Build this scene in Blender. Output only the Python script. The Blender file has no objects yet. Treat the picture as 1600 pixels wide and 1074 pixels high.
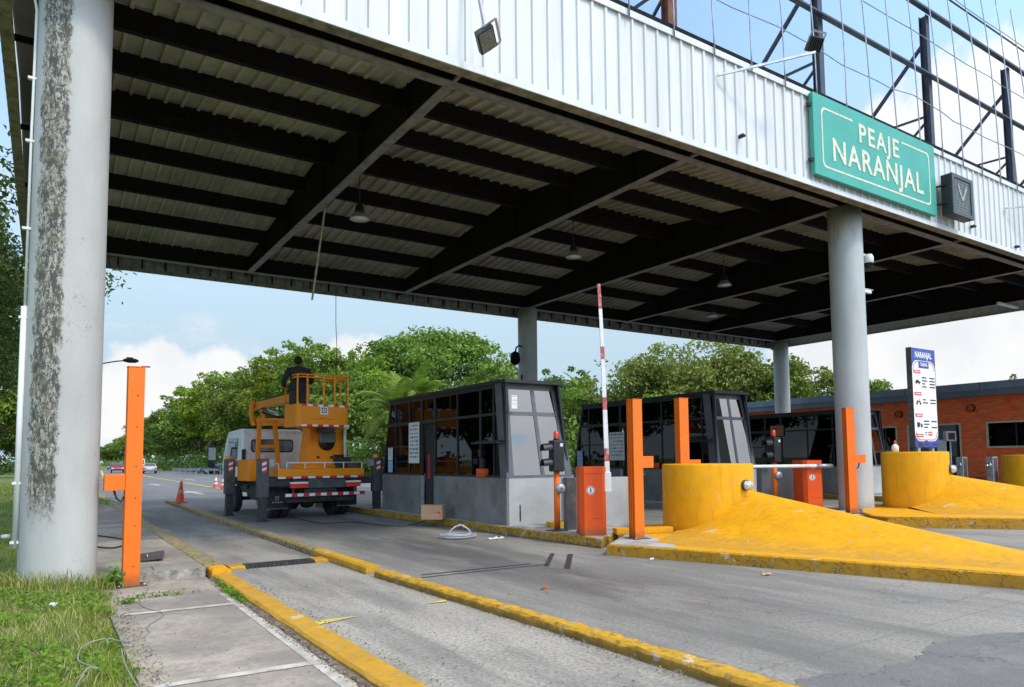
import bpy, bmesh, math, random
import numpy as np
from mathutils import Vector, Matrix
random.seed(7); rng = np.random.default_rng(7)
scn = bpy.context.scene
COL = scn.collection
R = math.radians

# ------------------------------------------------------------------ camera
cam_d = bpy.data.cameras.new('camera'); cam = bpy.data.objects.new('camera', cam_d); COL.objects.link(cam)
rows = [[0.8361824545490507, -0.030586024886159968, -0.5475978431166323],
        [-0.5483766982975413, -0.06310088035204585, -0.8338472735837684],
        [-0.009049832518451208, 0.9975383571474633, -0.0695365123580985]]
m = Matrix(rows).to_4x4(); m.translation = (0, 0, 1.55); cam.matrix_world = m
cam_d.sensor_width = 36; cam_d.lens = 24.975; cam_d.shift_y = 0.0644
cam_d.clip_start = 0.05; cam_d.clip_end = 6000
scn.camera = cam

# ------------------------------------------------------------------ world and sun
SUN_EL, SUN_AZ = R(52), R(163)          # azimuth clockwise from +Y
S = Vector((math.sin(SUN_AZ)*math.cos(SUN_EL), math.cos(SUN_AZ)*math.cos(SUN_EL), math.sin(SUN_EL)))
w = bpy.data.worlds.new('World'); scn.world = w; w.use_nodes = True
nt = w.node_tree; N = nt.nodes; L = nt.links
for n in list(N): N.remove(n)
def wn(t, **k):
    n = N.new(t)
    for a, b in k.items(): setattr(n, a, b)
    return n
def wmath(op, a, b=None, c=None, clamp=False):
    n = wn('ShaderNodeMath', operation=op, use_clamp=clamp)
    for i, x in enumerate((a, b, c)):
        if x is None: continue
        if isinstance(x, (int, float)): n.inputs[i].default_value = x
        else: L.new(x, n.inputs[i])
    return n.outputs[0]
def wvec(op, a, b):
    n = wn('ShaderNodeVectorMath', operation=op)
    L.new(a, n.inputs[0])
    if isinstance(b, tuple): n.inputs[1].default_value = b
    else: L.new(b, n.inputs[1])
    return n
def wramp(x, lo, hi, a=0.0, b=1.0):
    n = wn('ShaderNodeMapRange', interpolation_type='SMOOTHSTEP')
    L.new(x, n.inputs[0]); n.inputs[1].default_value = lo; n.inputs[2].default_value = hi
    n.inputs[3].default_value = a; n.inputs[4].default_value = b
    return n.outputs[0]
sky = wn('ShaderNodeTexSky', sky_type='NISHITA', sun_disc=False, sun_elevation=SUN_EL, sun_rotation=SUN_AZ)
sky.air_density = 1.0; sky.dust_density = 0.6; sky.ozone_density = 1.5
tc = wn('ShaderNodeTexCoord'); D = wvec('NORMALIZE', tc.outputs['Generated'], (0, 0, 0)).outputs[0]
sep = wn('ShaderNodeSeparateXYZ'); L.new(D, sep.inputs[0])
def wnoise(scale, detail, rough, off=(0, 0, 0), sc=(1, 1, 1)):
    mp = wn('ShaderNodeMapping'); L.new(D, mp.inputs[0]); mp.inputs['Location'].default_value = off; mp.inputs['Scale'].default_value = sc
    n = wn('ShaderNodeTexNoise'); L.new(mp.outputs[0], n.inputs['Vector'])
    n.inputs['Scale'].default_value = scale; n.inputs['Detail'].default_value = detail; n.inputs['Roughness'].default_value = rough
    return n.outputs['Fac']
n_big = wnoise(3.2, 8, 0.58, (1.3, 0.4, 0.2), (1, 1, 2.2))
n_puff = wnoise(15, 7, 0.6, (0.2, 0.1, 0.7))
general = wramp(n_big, 0.56, 0.70)
general = wmath('MULTIPLY', general, 0.85)
general = wmath('MAXIMUM', general, wramp(sep.outputs['Z'], .56, .82, 0, .8))  # out-of-view overhead cloud, added to soften and neutralise the sky light
dens = general
def blob(d, r, soft=0.35):
    global dens
    dd = Vector(d).normalized()
    dist = wvec('DISTANCE', D, tuple(dd)).outputs['Value']
    x = wmath('DIVIDE', dist, r)
    x = wmath('ADD', x, wmath('MULTIPLY', wmath('SUBTRACT', n_puff, 0.5), 1.5))
    b = wramp(x, 1.0, 1.0 - soft, 0.0, 1.0)
    dens = wmath('MAXIMUM', dens, b)
for d, r in [((0.103, 0.985, 0.105), 0.06), ((0.185, 0.974, 0.112), 0.048), ((0.06, 0.993, 0.07), 0.065), ((0.14, 0.985, 0.06), 0.07), ((0.25, 0.96, 0.07), 0.06),
             ((0.355, 0.924, 0.12), 0.055), ((0.33, 0.93, 0.10), 0.06),
             ((0.835, 0.42, 0.33), 0.10), ((0.87, 0.345, 0.36), 0.105), ((0.79, 0.50, 0.315), 0.06), ((0.90, 0.36, 0.26), 0.13),
             ((0.906, 0.408, 0.10), 0.2), ((.56, -.82, .12), .10), ((.50, -.80, .33), .17), ((.62, -.74, .22), .08), ((.75, -.62, .2), .14), ((.3, -.9, .3), .2), ((0.86, 0.50, 0.09), 0.12)]:
    blob(d, r)
haze = wramp(sep.outputs['Z'], 0.62, 0.12, 0.0, 1.0)
shade = wnoise(9, 6, 0.6, (3.1, 0, 0))
ccol = wn('ShaderNodeMix', data_type='RGBA'); L.new(wramp(shade, 0.35, 0.65), ccol.inputs['Factor'])
ccol.inputs[6].default_value = (9.2, 9.6, 10.0, 1); ccol.inputs[7].default_value = (10.6, 10.6, 10.6, 1)
mx1 = wn('ShaderNodeMix', data_type='RGBA'); L.new(haze, mx1.inputs['Factor'])
skyb = wn('ShaderNodeMix', data_type='RGBA', blend_type='MULTIPLY'); skyb.inputs['Factor'].default_value = 1
L.new(sky.outputs[0], skyb.inputs[6]); skyb.inputs[7].default_value = (3.75, 3.85, 3.65, 1)
L.new(skyb.outputs[2], mx1.inputs[6]); mx1.inputs[7].default_value = (6.0, 7.9, 9.3, 1)
mx2 = wn('ShaderNodeMix', data_type='RGBA'); L.new(dens, mx2.inputs['Factor'])
L.new(mx1.outputs[2], mx2.inputs[6]); L.new(ccol.outputs[2], mx2.inputs[7])
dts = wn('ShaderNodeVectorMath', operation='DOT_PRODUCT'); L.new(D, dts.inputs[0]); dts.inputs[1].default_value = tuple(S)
aur = wn('ShaderNodeVectorMath', operation='SCALE'); L.new(mx2.outputs[2], aur.inputs[0]); L.new(wramp(dts.outputs['Value'], 0.05, 0.95, 1.0, 1.85), aur.inputs['Scale'])  # sky boosted around the sun, added to light the truck under the canopy
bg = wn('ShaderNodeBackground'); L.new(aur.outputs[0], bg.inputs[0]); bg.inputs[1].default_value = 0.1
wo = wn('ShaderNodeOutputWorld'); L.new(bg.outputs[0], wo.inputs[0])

sun_d = bpy.data.lights.new('sun', 'SUN'); sun_d.energy = 2.3; sun_d.angle = R(9); sun_d.color = (1.0, 0.91, 0.76)
sun = bpy.data.objects.new('sun', sun_d); COL.objects.link(sun); sun.rotation_euler = S.to_track_quat('Z', 'Y').to_euler()
sun.location = (0, -20, 40)
scn.view_settings.view_transform = 'Standard'; scn.view_settings.look = 'None'
scn.view_settings.exposure = -0.1; scn.view_settings.gamma = 1.0
scn.render.engine = 'CYCLES'
scn.cycles.max_bounces = 6; scn.cycles.transparent_max_bounces = 12

# ------------------------------------------------------------------ materials
class NB:
    def __init__(s, name):
        s.m = bpy.data.materials.new(name); s.m.use_nodes = True
        s.t = s.m.node_tree; s.N = s.t.nodes; s.L = s.t.links
        s.b = s.N['Principled BSDF']; s.out = s.N['Material Output']
        s.tc = s.N.new('ShaderNodeTexCoord'); s.obj = s.tc.outputs['Object']
    def set(s, sock, v):
        if isinstance(v, (int, float, tuple, list)): sock.default_value = v
        else: s.L.new(v, sock)
    def math(s, op, a, b=None, c=None, clamp=False):
        n = s.N.new('ShaderNodeMath'); n.operation = op; n.use_clamp = clamp
        for i, x in enumerate((a, b, c)):
            if x is not None: s.set(n.inputs[i], x)
        return n.outputs[0]
    def noise(s, scale=5, detail=5, rough=.55, sc=(1, 1, 1), off=(0, 0, 0), vec=None):
        mp = s.N.new('ShaderNodeMapping'); s.L.new(vec or s.obj, mp.inputs[0]); mp.inputs['Scale'].default_value = sc; mp.inputs['Location'].default_value = off
        n = s.N.new('ShaderNodeTexNoise'); s.L.new(mp.outputs[0], n.inputs['Vector'])
        n.inputs['Scale'].default_value = scale; n.inputs['Detail'].default_value = detail; n.inputs['Roughness'].default_value = rough
        return n.outputs['Fac']
    def voro(s, scale=5, feature='F1', sc=(1, 1, 1), warp=0.0):
        mp = s.N.new('ShaderNodeMapping'); mp.inputs['Scale'].default_value = sc
        if warp:
            n2 = s.N.new('ShaderNodeTexNoise'); s.L.new(s.obj, n2.inputs['Vector']); n2.inputs['Scale'].default_value = 6
            va = s.N.new('ShaderNodeVectorMath'); va.operation = 'MULTIPLY_ADD'; s.L.new(n2.outputs['Color'], va.inputs[0])
            va.inputs[1].default_value = (warp,)*3; s.L.new(s.obj, va.inputs[2]); s.L.new(va.outputs[0], mp.inputs[0])
        else: s.L.new(s.obj, mp.inputs[0])
        n = s.N.new('ShaderNodeTexVoronoi'); n.feature = feature; n.inputs['Scale'].default_value = scale
        s.L.new(mp.outputs[0], n.inputs['Vector'])
        return n.outputs['Distance']
    def xyz(s):
        n = s.N.new('ShaderNodeSeparateXYZ'); s.L.new(s.obj, n.inputs[0]); return n.outputs
    def step(s, x, lo, hi, a=0., b=1.):
        n = s.N.new('ShaderNodeMapRange'); n.interpolation_type = 'SMOOTHSTEP'
        s.set(n.inputs[0], x); n.inputs[1].default_value = lo; n.inputs[2].default_value = hi; n.inputs[3].default_value = a; n.inputs[4].default_value = b
        return n.outputs[0]
    def mix(s, f, a, b, mode='MIX'):
        n = s.N.new('ShaderNodeMix'); n.data_type = 'RGBA'; n.blend_type = mode
        s.set(n.inputs[0], f)
        for sk, v in ((n.inputs[6], a), (n.inputs[7], b)):
            s.set(sk, (*v, 1) if isinstance(v, tuple) and len(v) == 3 else v)
        return n.outputs[2]
    def bump(s, h, strength=.3, dist=.02):
        n = s.N.new('ShaderNodeBump'); n.inputs['Strength'].default_value = strength; n.inputs['Distance'].default_value = dist
        s.L.new(h, n.inputs['Height']); s.L.new(n.outputs[0], s.b.inputs['Normal'])
    def fin(s, col, rough=.6, metal=0., spec=.5):
        s.set(s.b.inputs['Base Color'], (*col, 1) if isinstance(col, tuple) and len(col) == 3 else col)
        s.set(s.b.inputs['Roughness'], rough); s.set(s.b.inputs['Metallic'], metal); s.b.inputs['Specular IOR Level'].default_value = spec
        return s.m

def simple(name, col, rough=.6, metal=0., spec=.5, var=.15, scale=3., dirt=None, bump=0., bscale=60.):
    b = NB(name); n = b.noise(scale, 6, .6)
    lo = tuple(c*(1-var) for c in col); hi = tuple(min(1, c*(1+var)) for c in col)
    c = b.mix(b.step(n, .3, .7), lo, hi)
    if dirt:
        dc, amt, ds = dirt
        d = b.math('MULTIPLY', b.step(b.noise(ds, 8, .7, off=(3, 1, 2)), .5, .68), amt)
        c = b.mix(d, c, dc)
    if bump: b.bump(b.noise(bscale, 3, .6), bump, .01)
    return b.fin(c, rough, metal, spec)

M = {}
# --- ground family
def mk_concrete():
    b = NB('lane_concrete'); X, Y, Z = b.xyz()
    big = b.noise(.55, 6, .6); streak = b.noise(1.0, 6, .65, sc=(1.3, .22, 1)); fine = b.noise(55, 3, .7); grit = b.noise(160, 2, .8)
    c = b.mix(b.step(big, .3, .7), (.345, .31, .26), (.465, .425, .36))
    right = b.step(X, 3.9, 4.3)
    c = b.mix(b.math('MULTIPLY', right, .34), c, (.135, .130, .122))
    c = b.mix(b.math('MULTIPLY', b.step(streak, .42, .62), .62), c, (.115, .111, .104))
    fin2 = b.noise(26, 4, .75, off=(5, 5, 0)); c = b.mix(b.math('MULTIPLY', b.step(fin2, .46, .58), .5), c, (.09, .087, .082))
    # oily band down the middle of the booth lane
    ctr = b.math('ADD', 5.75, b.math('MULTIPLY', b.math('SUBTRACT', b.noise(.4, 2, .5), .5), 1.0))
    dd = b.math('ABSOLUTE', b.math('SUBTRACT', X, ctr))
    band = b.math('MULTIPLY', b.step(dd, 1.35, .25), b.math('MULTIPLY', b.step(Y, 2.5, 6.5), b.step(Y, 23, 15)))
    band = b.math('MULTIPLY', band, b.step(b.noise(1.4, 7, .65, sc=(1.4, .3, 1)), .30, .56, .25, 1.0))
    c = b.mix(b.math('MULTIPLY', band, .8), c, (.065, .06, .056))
    deep = b.math('MULTIPLY', b.step(Y, 17.5, 20.5), b.step(Y, 31, 25))  # shade under the rear of the canopy, painted into the lane colour
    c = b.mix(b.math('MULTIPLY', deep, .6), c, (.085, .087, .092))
    # rusty brown patches and wet looking spots
    c = b.mix(b.math('MULTIPLY', b.step(b.noise(1.1, 6, .65, off=(4, 8, 0)), .58, .72), .35), c, (.24, .19, .15))
    c = b.mix(b.math('MULTIPLY', b.step(fine, .42, .60), .40), c, (.13, .128, .122))
    c = b.mix(b.math('MULTIPLY', b.step(grit, .56, .68), .5), c, (.55, .53, .49))
    c = b.mix(b.math('MULTIPLY', b.step(b.noise(95, 2, .7, off=(9, 9, 9)), .68, .74), .75), c, (.05, .05, .05))
    od = b.voro(2.6, 'F1', warp=.12); ods = b.math('MULTIPLY', b.step(od, .11, .05), b.math('MULTIPLY', b.step(dd, 1.0, .4), b.step(b.noise(1.7, 3, .5, off=(6, 2, 0)), .48, .56)))
    c = b.mix(b.math('MULTIPLY', ods, .6), c, (.045, .043, .04))
    trk = b.step(b.math('ABSOLUTE', b.math('SUBTRACT', dd, .95)), .42, .05); c = b.mix(b.math('MULTIPLY', trk, b.math('MULTIPLY', right, b.math('MULTIPLY', b.step(b.noise(1.2, 6, .65, sc=(2.5, .2, 1), off=(1, 1, 0)), .38, .6), .45))), c, (.10, .096, .09))
    jy = b.math('ABSOLUTE', b.math('SUBTRACT', b.math('MODULO', b.math('ADD', Y, 3.15), 4.4), 2.2))
    joint = b.step(jy, .014, .004)
    c = b.mix(b.math('MULTIPLY', joint, .55), c, (.12, .12, .115))
    cr = b.voro(.38, 'DISTANCE_TO_EDGE', warp=.35)
    crk = b.math('MULTIPLY', b.step(cr, .006, .001), b.step(b.noise(.7, 2, .5, off=(2, 5, 0)), .52, .6))
    c = b.mix(b.math('MULTIPLY', crk, .7), c, (.09, .09, .085))
    b.bump(b.math('ADD', fine, b.math('MULTIPLY', grit, .5)), .35, .006)
    return b.fin(c, b.step(band, 0, 1, .85, .55))
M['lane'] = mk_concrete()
def mk_walk():
    b = NB('sidewalk_concrete'); X, Y, Z = b.xyz()
    fine = b.noise(70, 3, .75); grit = b.noise(200, 2, .8)
    c = b.mix(b.step(b.noise(.9, 7, .65), .32, .68), (.31, .265, .215), (.485, .425, .35))
    c = b.mix(b.math('MULTIPLY', b.step(b.noise(2.3, 7, .7, off=(5, 2, 1)), .5, .66), .5), c, (.20, .175, .145))
    c = b.mix(b.math('MULTIPLY', b.step(fine, .45, .62), .35), c, (.22, .20, .175))
    c = b.mix(b.math('MULTIPLY', b.step(grit, .6, .7), .45), c, (.5, .48, .44))
    mid = b.noise(11, 7, .72, off=(2, 2, 9)); c = b.mix(b.math('MULTIPLY', b.step(mid, .47, .60), .38), c, (.17, .14, .11))
    c = b.mix(b.math('MULTIPLY', b.step(b.noise(36, 4, .75, off=(7, 2, 9)), .52, .62), .35), c, (.14, .125, .105))
    straw = b.math('MULTIPLY', b.step(b.noise(120, 2, .6, sc=(1, .18, 1)), .56, .64), b.step(b.noise(1.6, 4, .6, off=(1, 7, 2)), .54, .62))
    c = b.mix(b.math('MULTIPLY', straw, .7), c, (.42, .33, .19))
    cr = b.voro(.42, 'DISTANCE_TO_EDGE', warp=.25)
    crk = b.math('MULTIPLY', b.step(cr, .006, .001), b.step(b.noise(.9, 3, .5, off=(8, 1, 0)), .5, .56))
    c = b.mix(b.math('MULTIPLY', crk, .6), c, (.10, .09, .075))
    pat = b.step(b.noise(.75, 6, .62, off=(3.3, 1.7, 0)), .44, .60)
    c = b.mix(b.math('MULTIPLY', pat, .6), c, (.185, .17, .15))
    b.bump(b.math('ADD', fine, grit), .5, .008)
    return b.fin(c, .9)
M['walk'] = mk_walk()
def mk_asphalt(name, base, hi):
    b = NB(name)
    c = b.mix(b.step(b.noise(.35, 6, .6), .3, .7), base, hi)
    c = b.mix(b.math('MULTIPLY', b.step(b.noise(70, 3, .8), .50, .62), .6), c, (.25, .25, .25))
    c = b.mix(b.math('MULTIPLY', b.step(b.noise(.8, 5, .6, sc=(1.2, .1, 1)), .5, .7), .4), c, tuple(x*.65 for x in base))
    cr = b.voro(.5, 'DISTANCE_TO_EDGE', warp=.4); c = b.mix(b.math('MULTIPLY', b.step(cr, .008, .002), .5), c, tuple(x*.4 for x in base))
    c = b.mix(b.math('MULTIPLY', b.step(b.noise(2.2, 7, .7, off=(3, 9, 0)), .5, .66), .35), c, tuple(x*1.5 for x in hi))
    b.bump(b.noise(150, 3, .8), .5, .01)
    return b.fin(c, .8)
M['asphalt'] = mk_asphalt('road_asphalt', (.115, .118, .125), (.17, .172, .18))
M['asphalt_dark'] = mk_asphalt('dark_asphalt', (.12, .118, .115), (.175, .17, .165))
def mk_earth():
    b = NB('ground_earth')
    c = b.mix(b.step(b.noise(.8, 6, .6), .35, .65), (.08, .12, .025), (.15, .19, .045))
    c = b.mix(b.math('MULTIPLY', b.step(b.noise(3, 6, .65), .52, .7), .6), c, (.16, .12, .07))
    b.bump(b.noise(30, 4, .7), .6, .03)
    return b.fin(c, .95)
M['earth'] = mk_earth()
def mk_yellow(name, wear, base=(.70, .40, .02), cracks=False, low=0.0, conc=(.33, .31, .27)):
    b = NB(name); X, Y, Z = b.xyz()
    c = b.mix(b.step(b.noise(2.2, 6, .6), .3, .7), tuple(x*.86 for x in base), base)
    c = b.mix(b.math('MULTIPLY', b.step(b.noise(3.0, 7, .7, sc=(3, 3, .35), off=(5, 1, 3)), .46, .68), .42), c, tuple(x*.55 for x in base))
    scf = b.math('MULTIPLY', b.step(b.noise(2.2, 9, .75, sc=(1, 1, 5), off=(3, 8, 1)), .60, .66), b.step(Z, .85, .5)); c = b.mix(b.math('MULTIPLY', scf, .5), c, (.20, .12, .03))
    grm = b.step(b.math('ADD', Z, b.math('MULTIPLY', b.math('SUBTRACT', b.noise(5, 7, .7), .5), .35)), .16, -.02); c = b.mix(b.math('MULTIPLY', grm, .5), c, (.30, .19, .05))
    c = b.mix(b.math('MULTIPLY', b.step(b.noise(38, 5, .8, off=(2, 2, 8)), .58, .66), .22), c, tuple(x*.4 for x in base))
    pc = b.step(b.noise(2.6, 9, .72, off=(1, 6, 2)), .635, .645); c = b.mix(b.math('MULTIPLY', pc, .85), c, (.56, .46, .28))
    mould = b.step(b.noise(14, 8, .75), .62 - wear*.25, .72 - wear*.15)
    if low:
        lowm = b.step(b.math('ADD', Z, b.math('MULTIPLY', b.math('SUBTRACT', b.noise(9, 6, .7), .5), .16)), low, low*.35)
        mould = b.math('MAXIMUM', mould, lowm)
    c = b.mix(b.math('MULTIPLY', mould, min(1, wear*1.1)), c, (.07, .055, .03))
    chip = b.step(b.noise(5.5, 8, .7, off=(7, 3, 1)), .66 - wear*.12, .68 - wear*.1)
    c = b.mix(b.math('MULTIPLY', chip, .9), c, conc)
    if cracks:
        cr = b.voro(3.3, 'DISTANCE_TO_EDGE', sc=(1, 1, 1), warp=.3)
        c = b.mix(b.math('MULTIPLY', b.step(cr, .022, .004), .85), c, (.09, .06, .025))
    b.bump(b.noise(60, 4, .7), .3, .008)
    return b.fin(c, .7, spec=.25)
M['yellow'] = mk_yellow('yellow_paint', .20, base=(.78, .365, .003))
M['yellow_kerb'] = mk_yellow('worn_yellow_kerb_paint', .32, base=(.64, .335, .022), low=.035)
M['yellow_kerb_old'] = mk_yellow('old_yellow_kerb_paint', .55, base=(.64, .345, .02), low=.088)
M['yellow_crack'] = mk_yellow('cracked_yellow_paint', .45, base=(.52, .255, .012), cracks=True)
M['kerb_faded'] = mk_yellow('faded_kerb_paint', .75, base=(.42, .33, .15))
M['isl_face'] = mk_yellow('island_kerb_paint', .65, base=(.46, .27, .03), low=.05)
M['joint'] = simple('pale_mortar_joint', (.43, .40, .355), .9, var=.25, scale=5, dirt=((.26, .24, .21), .8, 7))
M['soil'] = simple('dark_gutter_soil', (.13, .10, .075), .95, var=.5, scale=14, dirt=((.30, .25, .19), .8, 22))
M['isl_top'] = simple('island_concrete', (.36, .35, .33), .85, var=.25, scale=2, dirt=((.15, .14, .12), .7, 4), bump=.3)
M['conc_rough'] = simple('broken_concrete', (.30, .28, .24), .95, var=.4, scale=9, dirt=((.08, .075, .06), .8, 12), bump=.8, bscale=25)
M['mark'] = simple('white_road_paint', (.45, .45, .43), .7, var=.2, scale=6, dirt=((.2, .2, .2), .6, 9))
M['mark_y'] = simple('yellow_road_paint', (.60, .45, .10), .7, var=.2, scale=6, dirt=((.25, .24, .22), .7, 9))
# --- column
def mk_column(name, mould):
    b = NB(name); X, Y, Z = b.xyz()
    c = b.mix(b.step(b.noise(1.6, 5, .6, sc=(1, 1, .35)), .3, .7), (.40, .392, .37) if mould else (.39, .415, .42), (.49, .48, .45) if mould else (.47, .495, .495))
    c = b.mix(b.math('MULTIPLY', b.step(b.noise(3.0, 7, .7, sc=(2, 2, .25)), .55, .75), .35), c, (.40, .40, .36))
    if mould:
        edge = b.math('MULTIPLY', b.math('SUBTRACT', b.noise(7, 8, .7), .5), .22)
        xx = b.math('ADD', X, edge)
        drift = b.math('MULTIPLY', Z, -.002)
        xx = b.math('ADD', xx, drift)
        band = b.math('MULTIPLY', b.step(xx, -.36, -.32), b.step(xx, -.045, -.085))
        band = b.math('MULTIPLY', band, b.step(b.math('ADD', Z, b.math('MULTIPLY', edge, 4)), .75, 1.25))
        band = b.math('MULTIPLY', band, b.step(Y, .1, -.02))
        pat = b.math('MAXIMUM', b.step(b.noise(26, 8, .85, sc=(1, 1, .6)), .47, .51), b.step(b.noise(7, 6, .7, sc=(1.6, 1.6, .5), off=(4, 4, 4)), .51, .55))
        c = b.mix(b.math('MULTIPLY', band, .35), c, (.36, .34, .27))
        c = b.mix(b.math('MULTIPLY', b.step(b.noise(2.0, 8, .7, sc=(5, 5, .12), off=(1, 1, 7)), .55, .72), .28), c, (.36, .36, .32))
        c = b.mix(b.math('MULTIPLY', band, b.math('MULTIPLY', pat, .95)), c, (.055, .05, .035))
        mpat = b.math('MULTIPLY', band, pat)
        c = b.mix(b.math('MULTIPLY', b.math('MULTIPLY', band, b.step(b.noise(9, 6, .7, off=(3, 3, 3)), .5, .6)), .5), c, (.30, .27, .17))
        # hairline scuffs elsewhere
        sc = b.math('MULTIPLY', b.step(b.noise(11, 9, .78, off=(2, 9, 4)), .65, .69), .7)
        c = b.mix(sc, c, (.16, .15, .12))
        ck = b.math('MULTIPLY', b.step(b.voro(2.2, 'DISTANCE_TO_EDGE', warp=.5), .008, .001), b.step(b.noise(1.5, 2, .5), .52, .58))
        c = b.mix(b.math('MULTIPLY', ck, .6), c, (.14, .13, .11))
    else:
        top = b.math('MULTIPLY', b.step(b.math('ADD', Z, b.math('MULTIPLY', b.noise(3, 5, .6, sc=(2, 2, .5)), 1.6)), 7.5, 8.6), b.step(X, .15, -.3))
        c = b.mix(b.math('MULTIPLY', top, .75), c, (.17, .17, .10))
        sc = b.math('MULTIPLY', b.step(b.noise(8, 9, .78, off=(2, 9, 4), sc=(1, 1, .5)), .66, .70), .6)
        c = b.mix(sc, c, (.22, .21, .18))
        foot = b.step(b.math('ADD', Z, b.math('MULTIPLY', b.noise(7, 6, .7), .5)), .62, .3)
        c = b.mix(b.math('MULTIPLY', foot, .5), c, (.17, .16, .14))
    b.bump(b.math('SUBTRACT', b.noise(20, 6, .7), b.math('MULTIPLY', mpat, .8)) if mould else b.noise(20, 6, .7), .3, .01)
    return b.fin(c, .6)
M['col_mould'] = mk_column('mouldy_column_paint', True)
M['col'] = mk_column('column_paint', False)
# --- canopy
def mk_fascia():
    b = NB('white_fascia_metal')
    c = b.mix(b.step(b.noise(1.3, 6, .65, sc=(2, 2, .25)), .3, .7), (.58, .585, .58), (.69, .69, .68))
    c = b.mix(b.math('MULTIPLY', b.step(b.noise(2, 7, .7, sc=(4, 4, .18), off=(2, 2, 2)), .52, .72), .38), c, (.44, .43, .39))
    return b.fin(c, .45)
M['fascia'] = mk_fascia()
def mk_sheet():
    b = NB('roof_sheet_metal')
    c = b.mix(b.step(b.noise(.5, 7, .65), .3, .7), (.30, .30, .25), (.52, .51, .43))
    c = b.mix(b.math('MULTIPLY', b.step(b.noise(2.5, 8, .7, off=(1, 4, 2)), .5, .7), .5), c, (.20, .21, .10))
    return b.fin(c, .5, .0)
M['sheet'] = mk_sheet()
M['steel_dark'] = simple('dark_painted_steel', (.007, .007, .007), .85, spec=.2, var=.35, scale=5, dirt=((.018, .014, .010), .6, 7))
M['steel_flange'] = simple('grey_steel_flange', (.21, .205, .195), .55, var=.25, scale=4, dirt=((.07, .06, .05), .7, 6))
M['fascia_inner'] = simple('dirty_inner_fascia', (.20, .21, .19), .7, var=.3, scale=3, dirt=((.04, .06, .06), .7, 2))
M['soffit'] = simple('mossy_soffit_trim', (.20, .19, .13), .8, var=.35, scale=5, dirt=((.06, .05, .03), .8, 8))
M['frame_steel'] = simple('navy_frame_steel', (.025, .035, .065), .5, var=.3, scale=3, dirt=((.10, .045, .025), .8, 3))
M['frame_rust'] = simple('rusty_frame_steel', (.15, .055, .03), .75, var=.35, scale=5)
M['rod'] = simple('galvanised_rod', (.33, .34, .36), .4, .6, var=.2, scale=4)
M['sign_green'] = simple('green_sign_paint', (.036, .33, .25), .45, var=.08, scale=1.2, dirt=((.07, .36, .29), .5, 3))
M['sign_letter'] = simple('cream_letter_film', (.66, .64, .50), .6, var=.15, scale=9, dirt=((.45, .45, .3), .6, 14))
M['black_plastic'] = simple('black_plastic', (.018, .019, .021), .45, var=.2)
M['grey_plastic'] = simple('grey_plastic', (.045, .047, .052), .45, var=.15)
M['lens_grey'] = simple('lamp_lens_grid', (.16, .18, .165), .35, var=.4, scale=30)
M['louvre_lit'] = simple('worn_signal_segments', (.33, .35, .31), .6, var=.3, scale=20)
M['white_plastic'] = simple('white_plastic', (.72, .72, .70), .35, var=.06)
M['wood'] = simple('weathered_wood', (.42, .37, .28), .8, var=.25, scale=8)
# --- paints
def mk_paint(name, col, rough=.5):
    b = NB(name); X, Y, Z = b.xyz()
    c = b.mix(b.step(b.noise(1.3, 6, .65), .3, .7), tuple(x*.88 for x in col), col)
    c = b.mix(b.math('MULTIPLY', b.step(b.noise(4, 8, .72, sc=(3, 3, .22)), .52, .74), .30), c, tuple(x*.6 for x in col))
    foot = b.step(b.math('ADD', Z, b.math('MULTIPLY', b.math('SUBTRACT', b.noise(14, 6, .7), .5), .3)), .20, .02)
    c = b.mix(b.math('MULTIPLY', foot, .65), c, (.16, .08, .035))
    c = b.mix(b.math('MULTIPLY', b.step(b.noise(17, 9, .8, off=(4, 7, 1)), .665, .69), .8), c, (.12, .05, .025))
    c = b.mix(b.math('MULTIPLY', b.step(b.noise(7, 7, .75, off=(9, 1, 1)), .60, .72), .22), c, tuple(min(1, x*1.15+.10) for x in col))
    b.bump(b.noise(6, 4, .6), .06, .02)
    return b.fin(c, b.step(b.noise(5, 5, .6), .3, .7, rough-.08, rough+.12), spec=.35)
M['orange_post'] = mk_paint('orange_post_paint', (.88, .172, .010))
M['orange_box'] = mk_paint('orange_red_barrier_paint', (.84, .095, .008), .45)
M['truck_orange'] = mk_paint('orange_truck_paint', (.92, .29, .004), .4)
M['cab_white'] = simple('white_cab_paint', (.80, .80, .80), .35, var=.08, scale=2, dirt=((.35, .33, .30), .5, 4))
M['chassis'] = simple('dark_chassis_steel', (.03, .031, .033), .6, var=.3, scale=6, dirt=((.10, .09, .075), .5, 6))
M['grey_steel'] = simple('grey_steel_paint', (.065, .068, .072), .5, var=.2, scale=4, dirt=((.2, .19, .17), .5, 7))
M['rubber'] = simple('tyre_rubber', (.022, .022, .022), .85, var=.3, scale=9, dirt=((.10, .09, .08), .5, 8))
M['chrome'] = simple('bright_metal', (.55, .56, .57), .28, .9, var=.1)
M['galv'] = simple('galvanised_steel', (.42, .44, .47), .42, .5, var=.2, scale=4)
M['red'] = simple('red_reflective_film', (.62, .02, .025), .35, var=.1)
M['red_faded'] = simple('faded_red_film', (.50, .09, .08), .5, var=.3, scale=6, dirt=((.66, .5, .46), .8, 9))
M['white'] = simple('white_paint', (.78, .78, .76), .5, var=.06, dirt=((.5, .49, .46), .4, 5))
M['amber'] = simple('amber_lens', (.80, .30, .03), .25, var=.1)
M['red_lens'] = simple('red_lens', (.75, .05, .02), .2, var=.1)
M['cardboard'] = simple('cardboard', (.52, .30, .17), .85, var=.1, scale=4)
M['paper'] = simple('paper', (.70, .71, .70), .7, var=.05)
M['ink'] = simple('black_ink', (.03, .03, .03), .6, var=.1)
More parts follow.
